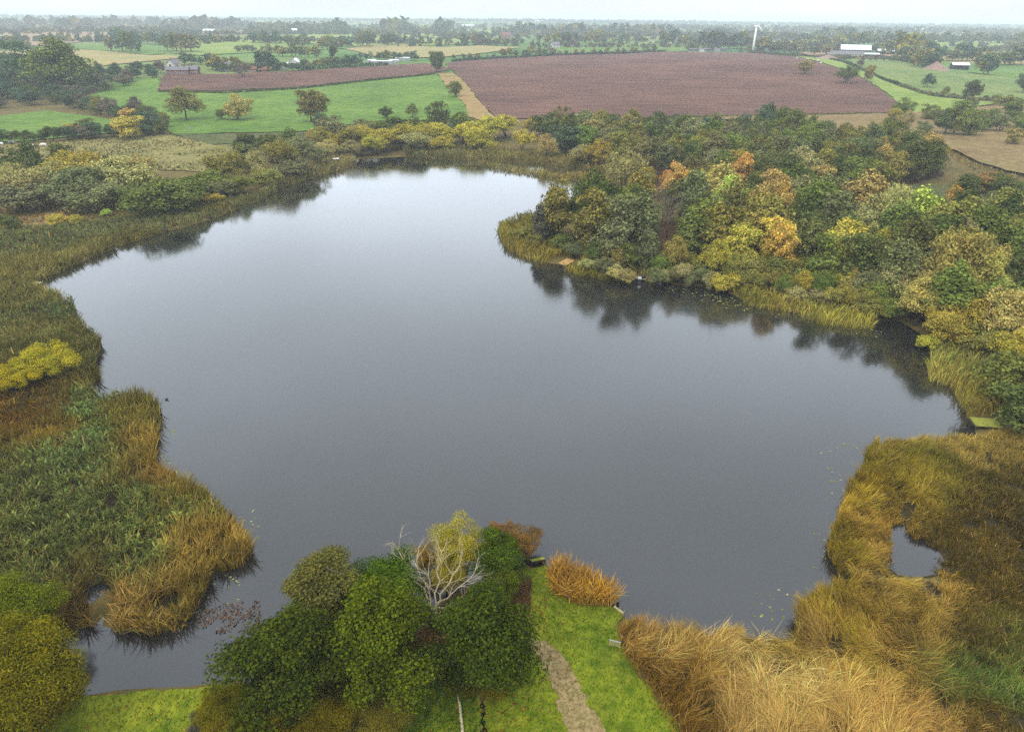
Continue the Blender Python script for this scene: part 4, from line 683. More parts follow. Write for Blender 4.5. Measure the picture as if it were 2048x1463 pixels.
for (u, v, w, st, col, asp, lab) in [(373, 216, 52, 'oak', 'olive', .95, 'brownish round oak in the green hill pasture'), (476, 218, 50, 'oak', 'tan', .9, 'orange-tan round oak in the green hill pasture'), (444, 230, 22, 'shrub', 'dark green', .9, 'dark bush beside the orange-tan oak'), (624, 214, 62, 'oak', 'olive', 1.0, 'largest olive oak in the green hill pasture'), (642, 245, 36, 'oak', 'blue green', 1, 'dark tree just below the largest olive oak'), (273, 210, 22, 'oak', 'purple brown', 1.1, 'small dark tree alone on the pasture slope'),
        (773, 226, 24, 'oak', 'dark green', .95, 'small dark oak on the pasture, first of the pair'), (825, 224, 24, 'oak', 'green', 1, 'small dark oak on the pasture, second of the pair near the tall tree'), (872, 124, 38, 'oak', 'dark green', 1.1, 'dark tree where the two ploughed fields meet'), (911, 178, 30, 'oak', 'olive', 1.1, 'tree on the dry grass bank between pasture and ploughed field'),
        (1609, 137, 26, 'oak', 'olive', .95, 'lone brownish oak standing in the ploughed field'), (1690, 152, 34, 'oak', 'dark green', .85, 'lone dark spreading oak at the edge of the ploughed field'), (1735, 150, 20, 'oak', 'olive', 1.5, 'narrow olive tree on the pale pasture beside the ploughed field'), (1854, 166, 20, 'oak', 'blue green', 1, 'small dark tree on the right-hand hill pasture'), (1943, 184, 30, 'oak', 'dark green', 1.1, 'dark round tree low on the right-hand hill pasture'), (1718, 128, 12, 'shrub', 'purple brown', 1, 'small bush below the farm buildings'), (2045, 170, 24, 'oak', 'blue green', 1.4, 'dark tree at the picture edge on the right-hand hill'), (1890, 182, 10, 'shrub', 'green', 1.2, 'tiny bush in the fold of the right-hand hill')]:
    tree_px(u, v, w, st, col, 'field trees', asp, label=lab)
for (u, v, w, st, col, asp) in [(1800, 218, 32, 'oak', 'green', 1), (1786, 232, 24, 'shrub', 'yellow olive', 1), (1855, 228, 30, 'oak', 'green', .9), (1872, 230, 12, 'oak', 'green', 1.4), (1915, 228, 40, 'alder', 'green', 1), (1962, 246, 36, 'oak', 'green', 1), (1888, 248, 42, 'alder', 'dark green', 1.1), (1932, 252, 44, 'oak', 'green', 1), (1992, 250, 32, 'shrub', 'grey green', 1), (2022, 228, 34, 'alder', 'green', 1), (1840, 262, 26, 'oak', 'grey green', 1.2), (1812, 250, 34, 'willow', 'pale olive', 1), (1905, 258, 30, 'willow', 'olive', 1), (2040, 252, 30, 'oak', 'green', 1), (2030, 270, 30, 'oak', 'tan', 1), (1940, 212, 30, 'oak', 'grey green', 1), (1985, 228, 20, 'shrub', 'green', .8), (2010, 205, 30, 'shrub', 'olive', .6),
        (1938, 366, 44, 'alder', 'dark green', .8), (1972, 362, 36, 'oak', 'rusty brown', 1), (2004, 368, 44, 'alder', 'dark green', .8), (2040, 374, 30, 'shrub', 'green', .8), (1985, 412, 44, 'shrub', 'grey green', .6)]:
    tree_px(u, v, w, st, col, 'trees on the right-hand marsh', asp)
# --- left hedges and scrub slope
for p in poisson([on(u, v) for u, v in [(-70, 150), (60, 146), (180, 152), (322, 146), (326, 152), (200, 186), (130, 212), (60, 214), (-70, 222)]], 9.5, 2500, 71):
    st, col = random.choice([('oak', 'blue green'), ('oak', 'dark green'), ('shrub', 'purple brown'), ('oak', 'purple brown'), ('shrub', 'blue green'), ('oak', 'grey green')]); H = random.uniform(5, 10); tree(p[0], p[1], st, H, H * random.uniform(.95, 1.3), col, 'scrub slope at the far left', name='scrub_tree' if st == 'oak' else None)
for (u, v, w, asp) in [(20, 138, 70, .9), (60, 142, 80, .85), (130, 150, 90, .8), (95, 158, 50, .8), (170, 148, 40, .6)]: tree_px(u, v, w, 'oak', 'blue green' if w != 90 else 'green', 'tall trees topping the scrub slope', asp)
FARPTS = []
def row(u0, v0, u1, v1, n, hpx, area, cols=('blue green', 'dark green', 'grey green'), sty=('oak',), lod='low', jit=.25, jv=1.0, asp=(.8, 1.25), name=None):
    for i in range(n):
        f = (i + .5 + random.uniform(-.35, .35)) / n; u = u0 + (u1 - u0) * f; v = v0 + (v1 - v0) * f + random.uniform(-jv, jv); x, y = on(u, v); d = math.hypot(x, y); H = hpx * random.uniform(1 - jit, 1 + jit) * d / FPX
        if max(v0, v1) < 75: FARPTS.append((x, y, H)); continue
        tree(x, y, random.choice(sty), H, H * random.uniform(*asp), random.choice(cols), area, lod, name=name)
row(135, 214, 330, 258, 15, 26, 'hedge between the two left pastures', ('purple brown', 'blue green', 'dark green', 'olive'), ('oak', 'shrub'), 'mid')
row(-10, 290, 340, 268, 13, 24, 'hedge along the left marsh', ('dark green', 'blue green', 'purple brown', 'dark green'), ('oak', 'shrub'), 'mid', asp=(1.0, 1.5))
for (u, v, w, col) in [(152, 262, 32, 'golden yellow'), (262, 257, 52, 'golden yellow'), (264, 233, 34, 'orange'), (182, 258, 38, 'dark green'), (305, 245, 52, 'blue green'), (300, 228, 30, 'purple brown')]: tree_px(u, v, w, 'oak', col, 'coloured hedge trees by the left pastures', .8)
# --- distant rows and copses
row(2048, 205, 1850, 192, 9, 9, 'low hedge on the right-hand hill', ('dark green', 'olive'), ('shrub',))
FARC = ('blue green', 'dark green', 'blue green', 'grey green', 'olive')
for a in [(115, 57, 195, 57, 8, 13, 'copse on the pinkish field'), (335, 60, 480, 58, 13, 15, 'tree line beyond the pinkish field'), (500, 66, 690, 62, 16, 15, 'tree line beyond the pinkish field'), (385, 84, 460, 82, 7, 11, 'hedge above the pale hill'), (505, 86, 560, 88, 5, 18, 'hedge above the pale hill'), (575, 92, 610, 96, 4, 18, 'hedge above the pale hill'),
          (470, 104, 530, 106, 4, 12, 'bushes in the pale hill field'), (535, 112, 640, 116, 8, 20, 'trees before the pale hill'), (640, 100, 700, 96, 6, 24, 'trees before the pale hill'), (360, 128, 470, 130, 9, 15, 'trees behind the cottages'), (415, 138, 450, 142, 3, 20, 'trees behind the cottages'), (535, 140, 560, 140, 3, 24, 'trees round the white shed'), (600, 138, 720, 132, 10, 18, 'trees round the white shed'),
          (715, 118, 830, 122, 10, 15, 'trees by the caravan park'), (760, 92, 800, 90, 4, 18, 'trees on the stubble ridge'), (715, 94, 745, 92, 4, 22, 'trees on the stubble ridge'), (770, 66, 810, 62, 5, 20, 'trees in the far centre pasture'), (868, 64, 892, 62, 3, 17, 'trees in the far centre pasture'), (925, 92, 975, 88, 4, 22, 'trees round the far brick house'), (980, 92, 1050, 90, 7, 13, 'trees round the far brick house'),
          (850, 122, 1000, 116, 9, 9, 'hedge above the big ploughed field'), (1000, 116, 1110, 111, 8, 15, 'hedge above the big ploughed field'), (1110, 111, 1240, 109, 8, 11, 'hedge above the big ploughed field'), (1240, 109, 1310, 104, 5, 11, 'hedge above the big ploughed field'), (1090, 90, 1200, 86, 8, 20, 'trees beyond the bright far pasture'), (1215, 88, 1260, 88, 3, 13, 'trees beyond the bright far pasture'), (1310, 92, 1400, 94, 4, 23, 'trees beyond the bright far pasture'), (1000, 66, 1350, 70, 22, 14, 'far hedges beyond the bright pasture'),
          (1370, 102, 1430, 102, 4, 14, 'trees behind the low sheds'), (1400, 98, 1500, 98, 9, 24, 'trees behind the wind turbine'), (1515, 103, 1610, 108, 10, 21, 'trees behind the wind turbine'), (1600, 96, 1700, 92, 9, 16, 'trees behind the farm'), (1690, 90, 1800, 92, 10, 18, 'trees behind the farm'), (1620, 110, 1660, 112, 3, 14, 'trees behind the farm'), (1660, 118, 1800, 124, 10, 7, 'low hedge below the farm'),
          (1790, 116, 1860, 140, 9, 34, 'dark copse beside the farm'), (1815, 108, 1880, 122, 7, 26, 'dark copse beside the farm'), (1890, 122, 1960, 122, 7, 22, 'copse right of the open shed'), (1945, 134, 2048, 128, 9, 20, 'copse right of the open shed'), (1955, 150, 1985, 150, 2, 26, 'copse right of the open shed'), (2000, 100, 2060, 104, 5, 14, 'copse right of the open shed'),
          (1430, 72, 1620, 84, 14, 14, 'far trees above the turbine'), (1640, 74, 1760, 78, 9, 14, 'far trees above the turbine'), (1800, 84, 2060, 88, 16, 14, 'far trees on the right horizon'), (215, 102, 285, 106, 4, 26, 'trees on the far left ridge'), (228, 80, 330, 92, 8, 16, 'trees on the far left ridge'), (330, 102, 385, 106, 6, 28, 'trees on the far left ridge'), (-5, 98, 65, 98, 6, 17, 'trees on the far left ridge'), (195, 86, 205, 86, 1, 9, 'trees on the far left ridge'), (0, 52, 330, 50, 14, 11, 'far hedges at the left horizon'), (180, 150, 320, 136, 9, 8, 'bushes above the left scrub')]:
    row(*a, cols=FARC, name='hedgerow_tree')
row(430, 143, 620, 141, 13, 15, 'gardens by the white shed', ('blue green', 'dark green', 'olive', 'grey green'), ('oak', 'shrub'), 'mid')
tree_px(487, 142, 30, 'shrub', 'purple brown', 'x', .9, label='brown and green field bush jutting into the smaller ploughed field')
x, y = on(669, 133); tree(x, y, 'conifer', 17, 9, 'dark green', 'x', 'mid', label='dark pointed conifer beside the far white shed')
x, y = on(521, 143); tree(x, y, 'conifer', 15, 8, 'blue green', 'x', 'mid', label='dark pointed conifer between the red roof and the white shed')

# everything beyond reads as one mass of hedges and woods
def far_mass(name, label, seed):
    r = np.random.default_rng(seed); pts = []; NEARH = []
    for _ in range(560):                                   # hedge lines
        y0 = 1500 * (7.2 ** r.random()) ; x0 = r.uniform(-.95, .95) * y0; an = r.choice([.1, 1.35, -.2, .45]) + r.normal(0, .12); ln = r.uniform(120, 420); n = int(ln / r.uniform(9, 24))
        t_ = np.linspace(-.5, .5, max(n, 2)) * ln; pts.append(np.column_stack((x0 + np.cos(an) * t_ + r.normal(0, 4, len(t_)), y0 + np.sin(an) * t_ + r.normal(0, 4, len(t_)), r.uniform(3, 13, len(t_)) * r.uniform(.6, 1.15))))
    for _ in range(150):                                   # nearer hedges between the small fields
        y0 = r.uniform(980, 1900); x0 = r.uniform(-.85, .85) * y0; an = r.choice([.1, 1.35, -.2, .45]) + r.normal(0, .12); ln = r.uniform(80, 260); n = int(ln / r.uniform(7, 14)); t_ = np.linspace(-.5, .5, max(n, 2)) * ln
        q = np.column_stack((x0 + np.cos(an) * t_ + r.normal(0, 3, len(t_)), y0 + np.sin(an) * t_ + r.normal(0, 3, len(t_)), r.uniform(2.5, 9, len(t_)))); u_ = px(np.column_stack((q[:, :2], hill(q[:, 0], q[:, 1])))); q = q[u_[:, 1] < 100 + 6 * np.clip((u_[:, 0] - 900) / 500, -1, 1)]; NEARH.append(q)
    for _ in range(90):                                    # copses and woods
        y0 = 2300 * (4.6 ** r.random()); x0 = r.uniform(-.9, .9) * y0; n = int(r.uniform(10, 60)); s = r.uniform(30, 140); pts.append(np.column_stack((x0 + r.normal(0, s * 1.8, n), y0 + r.normal(0, s * .6, n), r.uniform(8, 15, n))))
    for cx, cyy, sx_, sy_, n in [(0, 4300, 750, 120, 500), (900, 5000, 800, 130, 420), (-2400, 4500, 900, 160, 260), (2700, 4800, 900, 160, 200), (-900, 6200, 1500, 200, 300)]: pts.append(np.column_stack((r.normal(cx, sx_, n), r.normal(cyy, sy_, n), r.uniform(9, 15, n))))
    A = np.concatenate(pts); A = A[(A[:, 1] > 1450) & (A[:, 1] < 11000)]; A = np.concatenate([A, np.array(FARPTS)] + [q for q in NEARH if len(q)]); k = 9; n = len(A); z = hill(A[:, 0], A[:, 1]); H = A[:, 2]
    q = r.normal(0, 1, (n, k, 3)); q /= np.linalg.norm(q, axis=2)[:, :, None]; P = np.stack((A[:, 0], A[:, 1], z + H * .5), 1)[:, None, :] + q * (H * .42)[:, None, None] * np.array((1.15, 1.15, 1.0))
    V = leaves_np(P.reshape(-1, 3), q.reshape(-1, 3) + np.array((0, 0, .3)), 1.0, 1.2, seed + 3).reshape(-1, 4, 3); ctr = P.reshape(-1, 1, 3); V = ctr + (V - ctr) * np.repeat(H * .8, k)[:, None, None]
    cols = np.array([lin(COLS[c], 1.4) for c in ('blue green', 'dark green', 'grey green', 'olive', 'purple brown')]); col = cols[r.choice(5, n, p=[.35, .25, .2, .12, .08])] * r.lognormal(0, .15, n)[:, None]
    return tag(link(name, mesh_np(name, V.reshape(-1, 3), np.arange(n * k * 4), 4, np.repeat(col, k * 4, axis=0)), M['reed']), label, 'woodland', None, 'stuff')
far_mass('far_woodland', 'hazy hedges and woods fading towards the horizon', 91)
def hedge(pts, h, w, col, label, seed, dens=3.0):
    P = np.array([on(u, v) for u, v in pts]); r = np.random.default_rng(seed); seg = np.linalg.norm(np.diff(P, axis=0), axis=1); n = int(seg.sum() * dens * 4); i = r.choice(len(seg), n, p=seg / seg.sum()); f = r.random(n)
    c = P[i] + (P[i + 1] - P[i]) * f[:, None]; an = r.uniform(0, 2 * np.pi, n); rr = np.sqrt(r.random(n)); hh = h * (.7 + .6 * vnoise(c[:, 0], c[:, 1], 9, seed)); el = r.random(n)
    Q = np.column_stack((c[:, 0] + np.cos(an) * w * .5 * rr, c[:, 1] + np.sin(an) * w * .5 * rr, hill(c[:, 0], c[:, 1]) + .3 + el * hh)); N_ = np.column_stack((np.cos(an), np.sin(an), el * 1.4))
    o = link('hedge', mesh_np('hedge', leaves_np(Q, N_, max(.7, np.hypot(*P.mean(0)) / 620), 1.3, seed), np.arange(n * 4), 4), M['leaf']); o.color = (*lin(COLS[col], 1.4), 1)
    return tag(o, label, 'hedge', 'field hedges')
hedge([(318, 185), (450, 188), (600, 179), (760, 161), (870, 150)], 1.3, 1.5, 'dark green', 'thin dark hedge dividing green pasture from the smaller ploughed field', 1)
hedge([(600, 142), (700, 136), (775, 131)], 3, 3, 'blue green', 'dark hedge below the caravans at the top of the smaller ploughed field', 2)
hedge([(905, 124), (1000, 118), (1110, 112)], 2.2, 3, 'blue green', 'hedge at the top edge of the big ploughed field, nearest the dark tree', 3)
hedge([(1110, 112), (1250, 108), (1330, 104)], 2.0, 3, 'blue green', 'hedge at the top edge of the big ploughed field, towards the low sheds', 4)
hedge([(1500, 106), (1580, 112), (1640, 116), (1700, 120)], 2.5, 4, 'dark green', 'scrubby hedge between the wind turbine and the farm yard', 5)
hedge([(1650, 117), (1720, 118), (1780, 119), (1830, 128)], 3.5, 6, 'dark green', 'dark hedge below the farm buildings', 6)
hedge([(1660, 120), (1720, 140), (1770, 162), (1800, 172)], 1.5, 1.8, 'blue green', 'hedge running down between the two right-hand pastures', 7)
hedge([(1800, 172), (1850, 190), (1930, 199), (2060, 205)], 1.6, 4, 'grey green', 'rough hedge along the foot of the right-hand hill', 8)
hedge([(1300, 238), (1440, 236), (1600, 232), (1790, 229)], .8, 1.2, 'green', 'low green hedge along the bottom of the big ploughed field', 9)

# ------------------------------------------------------------------ buildings and other things
M['white_roof'] = plain('pale_sheet_roof', (.6, .62, .63), .5, .06, .2); M['grey_roof'] = plain('grey_slate_roof', L3(128, 126, 134), .8, .2, .5); M['white_wall'] = plain('white_render', (.46, .45, .43), .8, .1, .4)
M['brick'] = plain('red_brick', L3(150, 92, 78), .9, .3, 1.5); M['dark'] = plain('dark_opening', (.02, .022, .025), .5, .2); M['red_roof'] = plain('red_tile_roof', L3(140, 92, 78), .85, .2, .8); M['green_wall'] = plain('grey_green_cladding', L3(96, 108, 104), .7, .2, .5)
M['glass'] = plain('window_glass', (.05, .06, .07), .15, .2); M['pale_blue'] = plain('pale_caravan_panel', L3(170, 178, 184), .5, .08, .5); M['spoil'] = ground_mat('spoil_heap_earth', [L3(150, 122, 110), L3(176, 150, 138)], .3, [L3(130, 106, 96), L3(186, 160, 146)], 1.2)
M['new_timber'] = plain('new_tan_timber', L3(206, 164, 96), .8, .22, 2.5); M['grey_timber'] = plain('weathered_grey_timber', L3(150, 140, 100), .85, .3, 2.5); M['moss_timber'] = plain('mossy_timber', L3(158, 162, 52), .9, .35, 1.4); M['dark_timber'] = plain('dark_wet_timber', L3(52, 44, 34), .7, .3, 3)
M['white_paint'] = plain('white_paint', (.78, .78, .76), .5, .05); M['cream_timber'] = plain('cream_timber', L3(200, 190, 130), .8, .2, 4)
def barn(name, u, v, L, Wd, h, rh, deg, wall, roof, label, cat, nwin=0, door=True, lean=False, open_=False, over=.5, chim=0):
    x, y = on(u, v); z = float(hill(np.array([x]), np.array([y]))[0]); e = empty(name, (x, y, z - .2), R(deg)); tag(e, label, cat)
    b = MB(); hw = Wd / 2; hl = L / 2; ridge = h + rh
    gab = lambda s: b.add([(s, -hw, 0), (s, hw, 0), (s, hw, h), (s, 0, ridge) if not lean else (s, -hw, ridge), (s, -hw, h)], [(0, 1, 2, 3, 4)] if s > 0 else [(4, 3, 2, 1, 0)])
    gab(hl); gab(-hl)
    if not open_: b.add([(-hl, -hw, 0), (hl, -hw, 0), (hl, -hw, h), (-hl, -hw, h)], [(0, 1, 2, 3)])
    b.add([(-hl, hw, 0), (hl, hw, 0), (hl, hw, h), (-hl, hw, h)], [(3, 2, 1, 0)]); b.build('wall', M[wall], e)
    rf = MB(); o = over; th = .18
    for s in (-1, 1):
        y1, z1 = s * (hw + o), h - o * rh / hw; sl = [(-hl - o, 0, ridge + th), (hl + o, 0, ridge + th), (hl + o, y1, z1 + th), (-hl - o, y1, z1 + th)]; lo = [(p[0], p[1], p[2] - th + .03) for p in sl]
        rf.add(sl + lo, [(0, 1, 2, 3), (7, 6, 5, 4), (0, 4, 5, 1), (1, 5, 6, 2), (2, 6, 7, 3), (3, 7, 4, 0)])
    ro = rf.build('roof', M[roof], e)
    for i in range(chim): MB().box((-hl * .6 + i * hl * .6 - .4, -.4, ridge - .5), (-hl * .6 + i * hl * .6 + .4, .4, ridge + 1.2)).build('chimney', M['brick'], ro)
    if open_:
        for i in range(5): MB().box((-hl + L * i / 4 - .15, -hw - .1, 0), (-hl + L * i / 4 + .15, -hw + .2, h)).build('post', M['dark'], e)
    for i in range(nwin):
        for zz_ in ((h * .28,) if h < 4.2 else (h * .2, h * .62)):
            cx = -hl + L * (i + .5) / nwin; w_ = min(.9, L / nwin * .28); f = MB().box((cx - w_ - .12, -hw - .06, zz_ - .12), (cx + w_ + .12, -hw + .02, zz_ + h * .24 + .12)).build('window', M['white_paint'], e); MB().box((cx - w_, -hw - .1, zz_), (cx + w_, -hw - .055, zz_ + h * .24)).build('pane', M['glass'], f)
    if door: MB().box((hl - .06, -Wd * .16, .05), (hl + .08, Wd * .16, h * .78)).build('door', M['dark'], e); MB().box((-hl - .08, -Wd * .16, .05), (-hl + .06, Wd * .16, h * .78)).build('door', M['dark'], e)
    return e
barn('barn', 1708, 109, 34, 22, 6.0, 5, -18, 'green_wall', 'white_roof', 'large farm barn with a bright pale roof, tallest on the hill', 'barn')
barn('barn', 1694, 114, 34, 12, 3.4, 3, -12, 'white_wall', 'grey_roof', 'long low white-walled barn with grey roof in front of the large barn', 'barn', nwin=7)
barn('barn', 1664, 113, 11, 10, 3.6, 2.6, 78, 'white_wall', 'grey_roof', 'small white gabled barn at the end of the farm', 'barn')
barn('barn', 1738, 114, 20, 9, 3.2, 1.2, -14, 'white_wall', 'white_roof', 'low pale lean-to shed beside the long white barn', 'barn', open_=True)
barn('barn', 1770, 109, 20, 11, 4.2, 2.0, -10, 'green_wall', 'white_roof', 'separate pale-roofed shed right of the large barn', 'barn', open_=True)
barn('shed', 1917, 139, 13, 9, 4.0, 1.6, -14, 'dark', 'white_roof', 'small open shed with bright white roof below the dark copse', 'shed', open_=True)
barn('cottage_terrace', 358, 149, 15, 6, 3.4, 1.8, 4, 'brick', 'grey_roof', 'red brick cottage terrace with grey roof above the smaller ploughed field', 'house', nwin=6, chim=3)
barn('cottage', 387, 148, 8, 6, 3.4, 2, 4, 'brick', 'grey_roof', 'brick cottage at the end of the terrace', 'house', nwin=3, chim=2)
barn('house', 349, 137, 7, 6, 4, 2.4, 70, 'white_wall', 'grey_roof', 'pale house peeping out behind the brick terrace', 'house', nwin=2, chim=1)
barn('shed', 562, 137, 12, 7, 3.4, 1.0, 0, 'white_wall', 'white_roof', 'long white flat-roofed shed by the smaller ploughed field', 'shed')
barn('house', 591, 134, 6.5, 6.5, 4, 2.4, 84, 'white_wall', 'white_roof', 'pale gabled house beside the long white shed', 'house', nwin=2, chim=1)
barn('house', 506, 144, 6, 5, 2.4, 1.6, 5, 'brick', 'red_roof', 'low house with red roof behind the field bush', 'house', nwin=2, chim=1)
barn('house', 529, 144, 4, 4, 2.2, 1.4, 5, 'brick', 'red_roof', 'small red-roofed outhouse next to the long white shed', 'house')
barn('house', 452, 142, 6, 5.5, 3.8, 2.2, 60, 'white_wall', 'grey_roof', 'pale gabled house among the trees right of the terrace', 'house', nwin=2, chim=1)
for (u, v, L, dg, lab) in [(742, 127, 10, 60, 'pale caravan with an end-on panel, first in the caravan park'), (764, 129, 17, 3, 'longest pale caravan beside the dark hedge'), (788, 127, 8, 3, 'small pale caravan on the lane, middle of the park'), (806, 122, 13, 5, 'pale caravan with dark front at the back of the park')]:
    e = barn('caravan', u, v, L, 4, 2.7, .5, dg, 'pale_blue', 'white_roof', lab, 'caravan', nwin=3, door=False, over=.15)
for (u, v, L, mw, lab) in [(1390, 103, 17, 'green_wall', 'longest dark low shed in the row beside the ploughed field'), (1403, 104, 5, 'white_wall', 'small pale block between the low sheds'), (1414, 103, 11, 'green_wall', 'dark low shed in the middle of the row'), (1432, 103, 9, 'pale_blue', 'pale low shed in the row towards the turbine'), (1445, 102, 8, 'green_wall', 'last low shed in the row nearest the turbine')]:
    barn('shed', u, v, L, 6, 3.2, .6, 3, mw, 'grey_roof', lab, 'shed', door=False, over=.2)
barn('house', 1012, 79, 15, 12, 7, 5, 10, 'brick', 'red_roof', 'hazy pink brick house among trees beyond the stubble ridge', 'house', nwin=3, chim=2)
barn('house', 1144, 92, 10, 8, 7, 4.5, 80, 'brick', 'red_roof', 'hazy pinkish gabled house on the bright far pasture', 'house', nwin=2, chim=1)
barn('house', 1110, 97, 10, 8, 5, 3, 20, 'white_wall', 'grey_roof', 'pale house hidden by trees near the bright far pasture', 'house', nwin=2)
for (u, v, L, dg, lab) in [(936, 55, 42, 2, 'far white-roofed building in the centre haze'), (1240, 64, 30, 3, 'far white low building beyond the round trees'), (420, 68, 22, 4, 'far pale house in the row beyond the pinkish field, first'), (590, 66, 26, 4, 'far pale house in the row beyond the pinkish field, last'), (1080, 45, 55, 2, 'very far pale roof near the horizon, centre'), (62, 37, 50, 2, 'very far white building near the horizon, leftmost'), (1045, 50, 26, 2, 'far pale roof just beyond the centre trees'), (1835, 62, 40, 4, 'far pale roofs above the farm copse')]:
    barn('far_building', u, v, L, 14, 6, 3, dg, 'white_wall', 'white_roof', lab, 'building', nwin=4)
# spoil heaps
def heap(u, v, w, h, label, seed):
    x, y = on(u, v); r = np.random.default_rng(seed); n = 22; a, q = np.meshgrid(np.linspace(0, 2 * np.pi, n, endpoint=False), np.linspace(0, 1, 9)); rr = q * w * .5 * (1 + .25 * vnoise(np.cos(a) * 3 + 9, np.sin(a) * 3 + 9, 1, seed)); zz_ = h * (1 - q) ** 1.15 + .25 * r.random(q.shape) * (q < .95)
    V = np.column_stack((rr.ravel() * np.cos(a.ravel()), rr.ravel() * np.sin(a.ravel()), zz_.ravel() - .3)); F = [(i * n + k, (i + 1) * n + k, (i + 1) * n + (k + 1) % n, i * n + (k + 1) % n) for i in range(8) for k in range(n)]
    tag(link('spoil_heap', mesh_np('spoil_heap', V, np.array(F), 4), M['spoil'], None, (x, y, float(hill(np.array([x]), np.array([y]))[0]))), label, 'heap')
heap(1870, 140, 22, 7, 'bare pinkish spoil heap below the dark copse', 1); heap(1655, 118, 26, 4.5, 'flat brown spoil heap at the edge of the farm yard', 2); heap(1575, 110, 24, 3, 'low earth mound near the wind turbine', 3)
# wind turbine
x, y = on(1505, 105.5); z = float(hill(np.array([x]), np.array([y]))[0]); d_ = math.hypot(x, y); Ht = 40 * d_ / FPX; e = empty('wind_turbine', (x, y, z - .2)); tag(e, 'single white wind turbine on the hill above the ploughed field', 'wind turbine')
MB().tube([(0, 0, 0), (0, 0, Ht * .5), (0, 0, Ht)], [1.7, 1.3, .85], 14).build('tower', M['white_paint'], e, smooth=True)
b = MB(); b.tube([(-3.4, 0, Ht + .6), (-2.8, 0, Ht + .7), (1.4, 0, Ht + .8), (2.2, 0, Ht + .8)], [.5, 1.1, 1.15, .8], 10); b.build('nacelle', M['white_paint'], e, smooth=True)
hub = MB(); hub.tube([(2.2, 0, Ht + .8), (2.9, 0, Ht + .8), (3.5, 0, Ht + .8)], [.85, .8, .15], 10); hub.build('hub', M['white_paint'], e, smooth=True)
for k in range(3):
    a = R(8 + 120 * k); ax = Vector((0.12, math.sin(a), math.cos(a))).normalized(); sd = Vector((0.35, math.cos(a), -math.sin(a))).normalized(); th = ax.cross(sd); bl = MB(); V = []; Lb = Ht * .52; o0 = Vector((2.9, 0, Ht + .8))
    prof = [(0, .35, .35), (.12, .75, .25), (.3, .8, .16), (.65, .5, .09), (1, .12, .03)]
    for (f, wch, tk) in prof: V += [o0 + ax * f * Lb + sd * wch, o0 + ax * f * Lb + th * tk, o0 + ax * f * Lb - sd * wch * .6, o0 + ax * f * Lb - th * tk]
    bl.add(V, [(i * 4 + j, i * 4 + (j + 1) % 4, i * 4 + 4 + (j + 1) % 4, i * 4 + 4 + j) for i in range(4) for j in range(4)] + [(0, 3, 2, 1), (16, 17, 18, 19)]); bl.build('blade', M['white_paint'], e, smooth=True)
# fishing platforms
def platform(c0, c1, c2, z, mat, label, n, edge='dark_timber', rail=False):
    """c0->c1 along the planks' row, c0->c2 along each plank (photo pixels of three deck corners)"""
    p0, p1, p2 = (Vector((*at(*c, z), z)) for c in (c0, c1, c2)); u_ = p1 - p0; w_ = p2 - p0; e = empty('fishing_platform', (p0.x, p0.y, 0)); tag(e, label, 'platform', 'fishing platforms'); o0 = Vector((0, 0, z))
    for i in range(n):
        a = o0 + u_ * (i + .04) / n; b_ = o0 + u_ * (i + .94) / n; dz = random.uniform(-.008, .012); j = w_ * random.uniform(-.012, .012)
        top = [a + j, b_ + j, b_ + w_ + j, a + w_ + j]; lo = [p - Vector((0, 0, .05)) for p in top]; top = [p + Vector((0, 0, dz)) for p in top]
        MB().add(top + lo, [(0, 1, 2, 3), (7, 6, 5, 4), (0, 4, 5, 1), (1, 5, 6, 2), (2, 6, 7, 3), (3, 7, 4, 0)]).build('plank', M[mat], e)
    def beam(a, b_, name='beam'):
        d = (b_ - a).normalized(); s = Vector((-d.y, d.x, 0)) * .06; t0 = Vector((0, 0, -.065)); t1 = Vector((0, 0, -.3)); V = [a - s + t1, b_ - s + t1, b_ + s + t1, a + s + t1, a - s + t0, b_ - s + t0, b_ + s + t0, a + s + t0]
        MB().add(V, [(0, 3, 2, 1), (4, 5, 6, 7), (0, 1, 5, 4), (1, 2, 6, 5), (2, 3, 7, 6), (3, 0, 4, 7)]).build(name, M[edge], e)
    q = [o0, o0 + u_, o0 + u_ + w_, o0 + w_]
    for i in range(4): beam(q[i].lerp(q[(i + 2) % 4], .02), q[(i + 1) % 4].lerp(q[(i + 3) % 4], .02))
    for p in q: pp = p.lerp((q[0] + q[2]) / 2, .06); MB().tube([(pp.x, pp.y, -1.2), (pp.x, pp.y, z - .07)], [.09, .08], 7).build('post', M[edge], e)
    return e
platform((1938, 833), (1992, 837), (1952, 851), .75, 'moss_timber', 'mossy green-topped fishing platform on the right bank', 14)
platform((1116, 526), (1134, 516), (1132, 531), .6, 'new_timber', 'new tan timber fishing platform on the peninsula', 12)
platform((1261, 556), (1292, 559), (1264, 551), .45, 'grey_timber', 'grey timber platform under the wood where the angler sits', 12)
platform((1007, 453), (1022, 452), (1009, 456), .55, 'new_timber', 'small tan platform at the very tip of the peninsula', 8)
platform((30, 569), (52, 560), (64, 573), .65, 'cream_timber', 'pale fishing platform tucked into the left reed bed', 12)
platform((1058, 1118), (1085, 1113), (1064, 1122), .5, 'moss_timber', 'low mossy landing stage at the end of the lawn strip', 10)
platform((1218, 1202), (1232, 1196), (1224, 1207), .5, 'grey_timber', 'small dark landing stage beside the rusty reed clump', 6)
